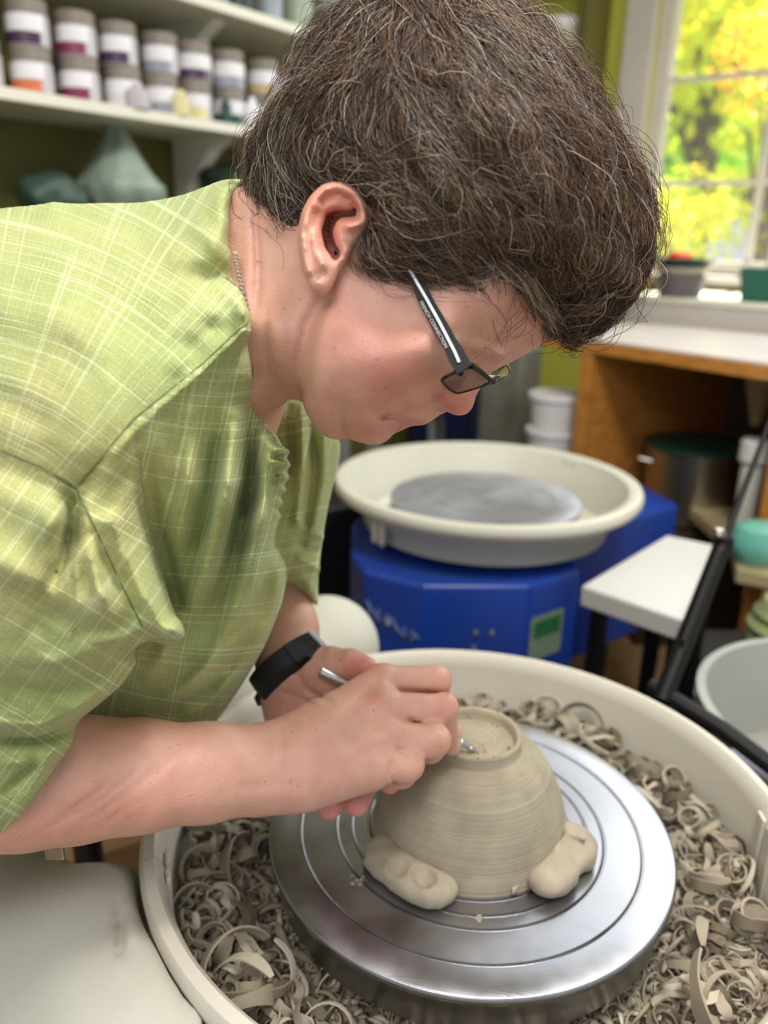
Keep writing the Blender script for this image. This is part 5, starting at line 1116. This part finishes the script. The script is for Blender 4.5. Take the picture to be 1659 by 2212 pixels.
def f_hairbase(p):
    q = p-HO; u = q@HU; v = q@HF; w = q@HL
    d = inflate(-huv(u, v), np.clip(R_map(u, v)*.9, .02, .07), w, np.maximum(W_map(u, v)*np.where(w > 0, .96, 1)+thick(u, v), .003))
    X, Y = px_of(p)
    return d-hair_relief(X, Y)*1.4*np.clip(-w/.01, 0, 1)
V, Q = grid_surface(f_hairbase, (-.11, .06, .36), (.20, .37, .64), .0030, .010)
V = relax(V, Q, 1)
m_hb = noisy(mat('hair_undercoat', srgb(52, 40, 32), .7), 120, .3, .6, 700, .001)
hair = bigmesh('hair', c2w(V), Q, m_hb, person); hair['label'] = 'short greying brown hair'
def grad(fn, p, e=.0012):
    f0 = fn(p); g = np.stack([fn(p+np.array(a)*e)-f0 for a in ((1, 0, 0), (0, 1, 0), (0, 0, 1))], 1); return f0, g/(np.linalg.norm(g, axis=1)[:, None]+1e-9)
flow_ctrl = [(560, 400, -.3, 1), (600, 420, .1, 1), (640, 430, .2, 1), (640, 330, -.35, .9), (620, 300, -.5, .8), (680, 240, -.55, .8), (730, 150, -.7, .6), (700, 330, .2, .9), (740, 300, .6, .7), (720, 370, .9, .35), (790, 350, .85, .5), (800, 410, .8, .6), (820, 480, .6, .75), (790, 540, -.2, .9), (830, 570, .6, .6), (900, 540, .7, .5), (860, 460, .75, .6), (800, 230, -.2, .95), (800, 140, -.5, .8), (860, 80, -.1, 1), (900, 200, .3, .95), (930, 330, .6, .8), (960, 100, .35, .95), (1000, 200, .45, .9), (1050, 60, .6, .8), (1080, 330, .55, .85), (1160, 140, .6, .8), (1230, 260, .6, .85), (1200, 400, .55, .85), (1300, 380, .5, .9), (1360, 480, .15, 1), (1380, 540, -.2, 1), (1340, 620, -.65, .75), (1280, 680, -.9, .35), (1240, 600, -.1, 1), (1280, 520, .35, .95), (1180, 560, .3, .9), (1100, 520, .5, .8), (1040, 540, .6, .6), (1000, 470, .6, .75), (1140, 600, .3, .8), (1200, 690, .4, .6), (1010, 20, .2, 1), (950, 580, .7, .3)]
FM = Map(500, -80, 1460, 780, 12); fa_ = np.zeros(FM.X.shape); fb_ = fa_.copy(); fw_ = fa_.copy()
for x, y, a, b_ in flow_ctrl:
    n_ = math.hypot(a, b_); wgt = 1/(((FM.X-x)**2+(FM.Y-y)**2)/3000+.15)**2; fa_ += wgt*a/n_; fb_ += wgt*b_/n_; fw_ += wgt
flx, fly = FM.like(fa_/fw_), FM.like(fb_/fw_)
def strands(n, nseg, length, lift, curl, r0, seed, sel=None, stray=0.0):
    g = np.random.default_rng(seed)
    X, Y = px_of(V); q = V-HO; ww = q@HL; tt = thick(q@HU, q@HF)
    ok = (tt > .001); P0 = V[ok]; 
    # visible side gets most strands
    prob = np.where((P0-HO)@HL < .02, 1.0, .22); 
    if sel is not None: Xs, Ys = px_of(P0); prob = prob*sel(Xs, Ys)
    prob /= prob.sum(); idx = g.choice(len(P0), n, p=prob); p = P0[idx]+g.normal(size=(n, 3))*.0018
    X, Y = px_of(p)
    cl = g.integers(0, 1<<30); ph = g.random((n, 3))*6.28; k1 = np.array([[70, 40, 55], [33, 82, 61], [52, 29, 77]])
    clump = np.stack([np.sin(p@k1[i]*1.35+i*2.1)+.6*np.sin(p@k1[(i+1) % 3]*2.9+i) for i in range(3)], 1)
    L_ = length*(.55+.9*g.random(n)); pts = []; lf = lift*g.random(n)**1.5+.0002; cs = curl*(.4+g.random(n)); bend = g.normal(size=n)*curl*.8
    strn = (g.random(n) < stray)
    lf = np.where(strn, lf+.004+.006*g.random(n), lf)
    f0, nr = grad(f_hairbase, p); p = p-nr*f0[:, None]
    d_prev = None
    for s in range(nseg+1):
        t = s/nseg
        f0, nr = grad(f_hairbase, p)
        X, Y = px_of(p); a, b_ = flx(X, Y), fly(X, Y); di = np.stack([a, -b_, np.zeros(n)], 1); di = di+clump*.26
        side = np.cross(nr, di); di = di+side*(np.sin(t*5+ph[:, 0])*cs+bend*t)[:, None]
        di = di-nr*(di*nr).sum(1)[:, None]; di /= np.linalg.norm(di, axis=1)[:, None]+1e-9
        if d_prev is not None: di = di*.6+d_prev*.4
        d_prev = di
        env = lf*(np.sin(math.pi*min(t*1.15, 1))*.6+t*.8)
        pts.append(p+nr*env[:, None])
        p = p+di*(L_/nseg)[:, None]; f1 = f_hairbase(p); p = p-nr*(f1*.85)[:, None]
    A = np.stack(pts, 1)                                   # n, nseg+1, 3
    T = np.gradient(A, axis=1); T /= np.linalg.norm(T, axis=2)[..., None]+1e-9
    ref = np.array([0, 0, 1.0]); B1 = np.cross(T, ref); B1 /= np.linalg.norm(B1, axis=2)[..., None]+1e-9; B2 = np.cross(T, B1)
    prof = np.interp(np.linspace(0, 1, nseg+1), [0, .15, .7, 1], [.7, 1, .8, .25])*r0; rad = prof[None]*(.7+.6*g.random(n))[:, None]
    VV = []
    for k in range(3):
        c = math.cos(k*2.094); s_ = math.sin(k*2.094); VV.append(A+(B1*c+B2*s_)*rad[..., None])
    VV = np.stack(VV, 2).reshape(-1, 3)                    # n*(nseg+1)*3
    base = (np.arange(n)*(nseg+1)*3)[:, None, None, None]; i = (np.arange(nseg)*3)[None, :, None, None]; k = np.arange(3)[None, None, :, None]; k2 = (k+1) % 3
    Qs = np.concatenate([base+i+k, base+i+k2, base+i+3+k2, base+i+3+k], 3).reshape(-1, 4)
    Xr, Yr = px_of(A[:, 0])
    return VV, Qs, Xr, Yr, g
def hair_mat():
    m = mat('hair_strands', srgb(80, 60, 46), .42); N, L, b = nt(m); a = N.new('ShaderNodeVertexColor'); a.layer_name = 'tone'; L.new(a.outputs[0], b.inputs['Base Color'])
    b.inputs['Specular IOR Level'].default_value = .45; b.inputs['Subsurface Weight'].default_value = 0
    tr = N.new('ShaderNodeBsdfTranslucent'); L.new(a.outputs[0], tr.inputs[0]); mx_ = N.new('ShaderNodeMixShader'); mx_.inputs[0].default_value = .25
    L.new(b.outputs[0], mx_.inputs[1]); L.new(tr.outputs[0], mx_.inputs[2]); L.new(mx_.outputs[0], N['Material Output'].inputs[0]); return m
m_hair = hair_mat()
cols = np.array([srgb(*c)[:3] for c in ((90, 70, 54), (116, 90, 67), (62, 48, 40), (148, 116, 84), (172, 142, 108), (208, 200, 188), (168, 160, 150))])
def add_hair(name, args):
    VV, Qs, X, Y, g = strands(*args[0], **args[1]); n = args[0][0]; per = len(VV)//n
    left = np.clip((900-X)/300, 0, 1)
    pr = np.stack([.26+0*X, .27+0*X, .26+0*X, .12-.05*left, .05-.03*left, .025+.075*left, .025+.085*left], 1); pr /= pr.sum(1)[:, None]
    c = (pr.cumsum(1) < g.random(n)[:, None]).sum(1); c = np.clip(c, 0, 6); C = cols[c]*(.8+.4*g.random(n))[:, None]
    o = bigmesh(name, c2w(VV), Qs, m_hair, hair); set_colors(o.data, 'tone', np.repeat(C, per, axis=0)); o['kind'] = 'stuff'; return o
add_hair('hair_strands', ((19000, 8, .040, .0045, .35, .00024, 5), {}))
add_hair('hair_strands', ((5000, 9, .050, .0075, .7, .00017, 9), dict(stray=.25)))
edge_sel = lambda X, Y: np.exp(-((seg_dist(hline[:5], X, Y)[0])/26)**2)+np.exp(-((seg_dist(hline[6:], X, Y)[0])/30)**2)+.25*np.exp(-((seg_dist([(1210, 710), (1300, 700), (1400, 580), (1410, 480)], X, Y)[0])/40)**2)
add_hair('hair_wisps', ((2600, 8, .026, .004, 1.1, .00014, 12), dict(sel=edge_sel, stray=.1)))
# sideburn in front of the ear
def free_hair(name, curves, r, cmul=1.0):
    mb = []; F = []; C = []; g = np.random.default_rng(31); base = 0
    for (pts, n, sp) in curves:
        for _ in range(n):
            off = g.normal(size=2)*sp; e = g.normal(size=2)*sp*1.1; P_ = []
            for j, (x, y, dd) in enumerate(pts):
                t = j/(len(pts)-1); P_.append(pc(x+off[0]+e[0]*t, y+off[1]+e[1]*t, dd-.0015*g.random()))
            P_ = np.array(P_); s = np.linspace(0, len(P_)-1, 9); i = np.clip(s.astype(int), 0, len(P_)-2); f_ = (s-i)[:, None]
            i0 = np.clip(i-1, 0, len(P_)-1); i3 = np.clip(i+2, 0, len(P_)-1)
            A = .5*((2*P_[i])+(-P_[i0]+P_[i+1])*f_+(2*P_[i0]-5*P_[i]+4*P_[i+1]-P_[i3])*f_**2+(-P_[i0]+3*P_[i]-3*P_[i+1]+P_[i3])*f_**3)
            T = np.gradient(A, axis=0); T /= np.linalg.norm(T, axis=1)[:, None]; B1 = np.cross(T, [0, 0, 1.]); B1 /= np.linalg.norm(B1, axis=1)[:, None]; B2 = np.cross(T, B1); rr = np.linspace(r, r*.3, 9)[:, None]
            v = np.stack([A+(B1*math.cos(k*2.094)+B2*math.sin(k*2.094))*rr for k in range(3)], 1).reshape(-1, 3); mb.append(v)
            F.append(np.array([(q_*3+k+base, q_*3+(k+1) % 3+base, q_*3+3+(k+1) % 3+base, q_*3+3+k+base) for q_ in range(8) for k in range(3)])); base += 27
            C.append(np.repeat(cols[g.integers(0, 6)][None]*.95*cmul, 27, 0))
    o = bigmesh(name, c2w(np.concatenate(mb)), np.concatenate(F), m_hair, hair); set_colors(o.data, 'tone', np.concatenate(C)); o['kind'] = 'stuff'
def sd(x, y, ex=.0015):
    u, v = on_head(x, y); w = -(float(W_map(np.array([u]), np.array([v]))[0])+ex); r_ = np.array([(x-829.5)/FPX, -(y-1106)/FPX, 1.0]); return float((HO@HL+w)/(r_@HL))
def cv(pts, ex=.0015): return [(x, y, sd(x, y, ex)) for x, y in pts]
free_hair('sideburn', [(cv([(800, 470), (770, 510), (748, 540), (752, 575), (790, 590)]), 26, 7), (cv([(810, 490), (785, 530), (770, 560), (790, 588), (830, 596)]), 34, 8), (cv([(830, 500), (810, 550), (815, 585), (850, 600), (890, 604)]), 40, 9), (cv([(860, 520), (870, 570), (900, 605), (960, 612)]), 34, 9),
                        (cv([(795, 450), (765, 490), (745, 510), (738, 530)]), 12, 5)], .00013)
free_hair('fringe', [(cv([(1040, 540), (1080, 575), (1110, 600), (1150, 620)]), 26, 9), (cv([(1090, 560), (1130, 600), (1150, 640), (1190, 668)]), 36, 9), (cv([(1130, 590), (1150, 630), (1165, 665), (1200, 690)]), 36, 8), (cv([(960, 570), (1000, 600), (1040, 598), (1070, 585)]), 30, 8), (cv([(1150, 600), (1180, 650), (1195, 690), (1205, 712)]), 30, 7)], .00014)
# brow and lashes
free_hair('eyebrow', [(cv([(1050, 752), (1064, 760), (1080, 772)], .0005), 18, 3)], .00008, 1.6)
# ------------------------------------------------------------------ glasses
m_frm = mat('black_glasses_plastic', srgb(9, 9, 10), .42, Specular_IOR_Level=.25); m_sil = mat('white_enamel_stripe', srgb(236, 236, 240), .25); m_gold = mat('pale_gold_metal', srgb(214, 196, 140), .25, 1)
m_lens = mat('spectacle_lens', (1, 1, 1, 1), .0, 0, IOR=1.5, Coat_Weight=1.0, Coat_Roughness=.02); m_lens.node_tree.nodes['Principled BSDF'].inputs['Transmission Weight'].default_value = 1
def cw(x, y, d): return Vector(c2w([pc(x, y, d)])[0])
gl = empty('glasses', cw(1040, 820, .48)); tag(gl, 'black-framed glasses with a white stripe on the temple, worn low on the nose', 'glasses')
_sd = [sd(x, y, .0035) for x, y in ((885, 580), (910, 640), (935, 690), (960, 735), (985, 775))]; dT = _sd[0]-.001; dH = min([dT+(q-dT)/t for q, t in zip(_sd[1:], (.27, .5, .74, .95))]+[.445])
def bar(name, L_, R_, th, m, dz=0):
    """plate between two px outlines, thickness towards the head"""
    V = []; n = len(L_)
    for i in range(n):
        t = i/(n-1); d = dT*(1-t)+dH*t+dz
        V += [cw(*L_[i], d), cw(*R_[i], d), cw(*R_[i], d+th), cw(*L_[i], d+th)]
    F = []
    for i in range(n-1):
        for k in range(4): F.append((i*4+k, i*4+(k+1) % 4, i*4+4+(k+1) % 4, i*4+4+k))
    F += [(3, 2, 1, 0), tuple((n-1)*4+k for k in range(4))]
    o = obj(name, V, F, m, gl, smooth=False); return o
Lg = [(866, 556), (886, 608), (904, 654), (931, 705), (959, 754), (970, 781), (988, 808)]; Rg = [(893, 563), (917, 606), (938, 651), (960, 686), (985, 731), (1003, 757), (1019, 788)]
bar('temple', Lg, Rg, .0022, m_frm)
St = [(875, 562), (890, 592), (920, 643), (950, 697), (982, 759), (992, 782)]
bar('temple_stripe', [(x-2.6, y+1.4) for x, y in St], [(x+2.6, y-1.4) for x, y in St], .0006, m_sil, -.0005)
tc = bpy.data.curves.new('lettering', 'FONT'); tc.body = 'FRENCH CONNECTION'; tc.size = 1.0; tc.extrude = .03; tc.align_x = 'LEFT'; tc.space_character = 1.02
to = bpy.data.objects.new('lettering', tc); COL.objects.link(to); bpy.context.view_layer.update()
dg = bpy.context.evaluated_depsgraph_get(); tme = bpy.data.meshes.new_from_object(to.evaluated_get(dg)); bpy.data.objects.remove(to)
tme.materials.clear()
A0, A1 = cw(906, 653, dT*.60+dH*.40-.0006), cw(961.5, 752, dT*.20+dH*.80-.0006); ex_ = (A1-A0); wid = max(v.co.x for v in tme.vertices); scl = ex_.length/wid; ex_ = ex_.normalized()
toc = (Vector(CAM)-A0).normalized(); ey_ = toc.cross(ex_).normalized(); ez_ = ex_.cross(ey_)
MT = Matrix(((ex_.x, ey_.x, ez_.x, A0.x), (ex_.y, ey_.y, ez_.y, A0.y), (ex_.z, ey_.z, ez_.z, A0.z), (0, 0, 0, 1))) @ Matrix.Scale(scl, 4)
tme.transform(MT); lo_ = link('lettering', tme, gl, mat('lettering_silver', srgb(214, 210, 200), .4))
def lens(cn, th, name):
    pts = smooth_poly([tuple(c) for c in cn], 3); n = len(pts)
    ctr = sum((Vector(p) for p in pts), Vector())/n; nrm = (Vector(cn[1])-Vector(cn[0])).cross(Vector(cn[2])-Vector(cn[0])).normalized()
    V = [tuple(Vector(p)+nrm*th) for p in pts]+[tuple(Vector(p)-nrm*th) for p in pts]+[tuple(ctr+nrm*th*1.8), tuple(ctr+nrm*th*.2)]
    F = [(i, (i+1) % n, 2*n) for i in range(n)]+[(n+(i+1) % n, n+i, 2*n+1) for i in range(n)]+[((i+1) % n, i, n+i, n+(i+1) % n) for i in range(n)]
    obj(name, V, F, m_lens, gl, smooth=False); return [Vector(p) for p in pts]
def cpoly(L_):
    out = []
    for i in range(len(L_)):
        a, b_ = Vector(L_[i]), Vector(L_[(i+1) % len(L_)]); out += [a.lerp(b_, .14), a.lerp(b_, .86)]
    return out
DL = dH+.003
n1 = [cw(1017, 789, DL), cw(1066, 825, DL+.04), cw(984, 852, DL+.04), cw(948, 820, DL)]
f1 = [cw(1052, 806, .503), cw(1094, 786, .545), cw(1101, 806, .553), cw(1092, 814, .552), cw(1016, 846, .505)]
r1 = lens(cpoly(n1), .0006, 'lens'); r2 = lens(cpoly(f1), .0006, 'lens')
MB().tube(r1+[r1[0], r1[1]], .0009, 8, caps=False).build('rim', m_frm, gl)
MB().tube(r2+[r2[0], r2[1]], .0008, 8, caps=False).build('rim', m_frm, gl)
MB().tube([cw(1020, 790, DL), cw(1043, 806, DL+.02), cw(1067, 826, DL+.04)], [.0016, .0013, .0010], 8).build('brow_bar', m_frm, gl)
MB().tube([cw(1066, 825, DL+.04), cw(1071, 822, .495), cw(1078, 817, .503)], [.0014, .0010, .0014], 8).build('bridge', m_frm, gl)
MB().tube([cw(1092, 786, .545), cw(1100, 796, .552), cw(1098, 809, .555), cw(1088, 816, .553)], .0011, 8).build('gold_edge', m_gold, gl)
MB().box(cw(1078, 783, .552), (.006, .010, .0055)).build('far_hinge', m_frm, gl, bevel=.0008)
MB().tube([cw(983, 800, DL), cw(998, 808, DL+.002)], .0016, 8).build('hinge', m_frm, gl)
# ------------------------------------------------------------------ wristband
m_band = noisy(mat('black_rubber_band', srgb(15, 15, 16), .55), 60, .2)
wb_ = empty('wristband', cw(626, 1443, .70)); tag(wb_, 'black rubber fitness band on the far wrist', 'wristband')
e1 = np.array([.79, .61, 0]); ax_ = np.array([.61, -.79, -.05]); ax_ /= np.linalg.norm(ax_); e2 = np.array([.30*-.61, .30*.79, -1.0]); e2 /= np.linalg.norm(e2)
cc = pc(628, 1442, .70); V_ = []; F_ = []; nn_ = 48
for i in range(nn_):
    a = 2*math.pi*i/nn_
    for (dr, dw) in ((0, -.012), (.0022, -.011), (.0028, 0), (.0022, .011), (0, .012), (-.0006, 0)):
        q = cc+e1*(.0330+dr)*math.cos(a)+e2*(.0300+dr)*math.sin(a)+ax_*dw; V_.append(tuple(c2w([q])[0]))
for i in range(nn_):
    for k in range(6): F_.append((i*6+k, i*6+(k+1) % 6, ((i+1) % nn_)*6+(k+1) % 6, ((i+1) % nn_)*6+k))
obj('band', V_, F_, m_band, wb_, sharp=60)
def bandpt(a, dr, dw): return Vector(c2w([cc+e1*(.033+dr)*math.cos(a)+e2*(.030+dr)*math.sin(a)+ax_*dw])[0])
V_ = []; F_ = []
for i in range(9):
    a = math.radians(18+i*6.5)
    for dr, dw in ((.001, -.0125), (.0062, -.011), (.0068, 0), (.0062, .011), (.001, .0125)): V_.append(tuple(bandpt(a, dr, dw)))
for i in range(8):
    for k in range(5): F_.append((i*5+k, i*5+(k+1) % 5, i*5+5+(k+1) % 5, i*5+5+k))
F_ += [(4, 3, 2, 1, 0), tuple(40+k for k in range(5))]
obj('module', V_, F_, mat('glossy_black', srgb(10, 10, 12), .15), wb_, sharp=60)
MB().tube([bandpt(math.radians(24), .004, .0102), bandpt(math.radians(45), .0045, .0104), bandpt(math.radians(66), .004, .0102)], .0006, 6).build('module_edge', m_sil, wb_)
MB().tube([bandpt(math.radians(176), .002, .004), Vector(cw(558, 1508, .698)), Vector(cw(561, 1524, .698))], [.005, .004, .002], 8).build('strap_tail', m_band, wb_)
bb_ = MB().tube([cw(598, 1318, .715), cw(596, 1345, .712), cw(584, 1372, .712)], [.0035, .005, .003], 10).build('bracelet_bead', m_band); tag(bb_, 'black elastic loop on the far forearm at the blouse hem', 'hair tie')
# ------------------------------------------------------------------ trimming tool
m_alu = mat('satin_aluminium', srgb(206, 206, 212), .28, 1)
tip = Pz(1031, 1623, HZ+.0892); tail = cw(690, 1451, .655); td = (tip-tail).normalized(); Lt = (tip-tail).length
tl = empty('trimming_tool', tail); tag(tl, 'slim aluminium trimming tool held in the right hand, its loop on the bowl foot', 'tool')
def rod(prof, name, m, seg=20): return MB().lathe(prof, c=tail, seg=seg, M_=td.to_track_quat('Z', 'Y').to_matrix()).build(name, m, tl, sharp=30)
rod([(0, 0), (.0036, 0), (.0042, .0008), (.0042, Lt-.030), (.0036, Lt-.029)], 'handle', m_alu)
kn = [(.0036, Lt-.029)]
for i in range(14): kn += [(.0043, Lt-.0285+i*.0008), (.0038, Lt-.0281+i*.0008)]
rod(kn+[(.0040, Lt-.0170), (.0018, Lt-.0090), (.0024, Lt-.0085), (0, Lt-.0084)], 'collet', m_alu)
rod([(0, Lt-.0088), (.0018, Lt-.0086), (.0030, Lt-.0065), (.0012, Lt-.0022), (0, Lt-.0020)], 'loop_socket', m_alu, 12)
sd_ = td.cross(Vector((0, 0, 1))).normalized(); up_ = sd_.cross(td).normalized()
loop = [tip-td*.003+up_*.0006]+[tip+td*(-.0015+.0028*math.sin(a))+sd_*.0020*math.cos(a)*1.0+up_*.0004 for a in np.linspace(-.6, 3.7, 12)]+[tip-td*.003+up_*.0006]
MB().tube(loop, .00035, 6).build('wire_loop', m_steel, tl)
cpts = [tip+Vector((.001*math.cos(a)*3+.004, .0025*math.sin(a)*2, .0012+.0004*i)) for i, a in enumerate(np.linspace(-.5, 2.4, 9))]
o = MB().tube(cpts, .00045, 5).build('clay_curl', m_bowl); tag(o, 'thin fresh curl of clay at the tip of the trimming tool', 'clay shaving')
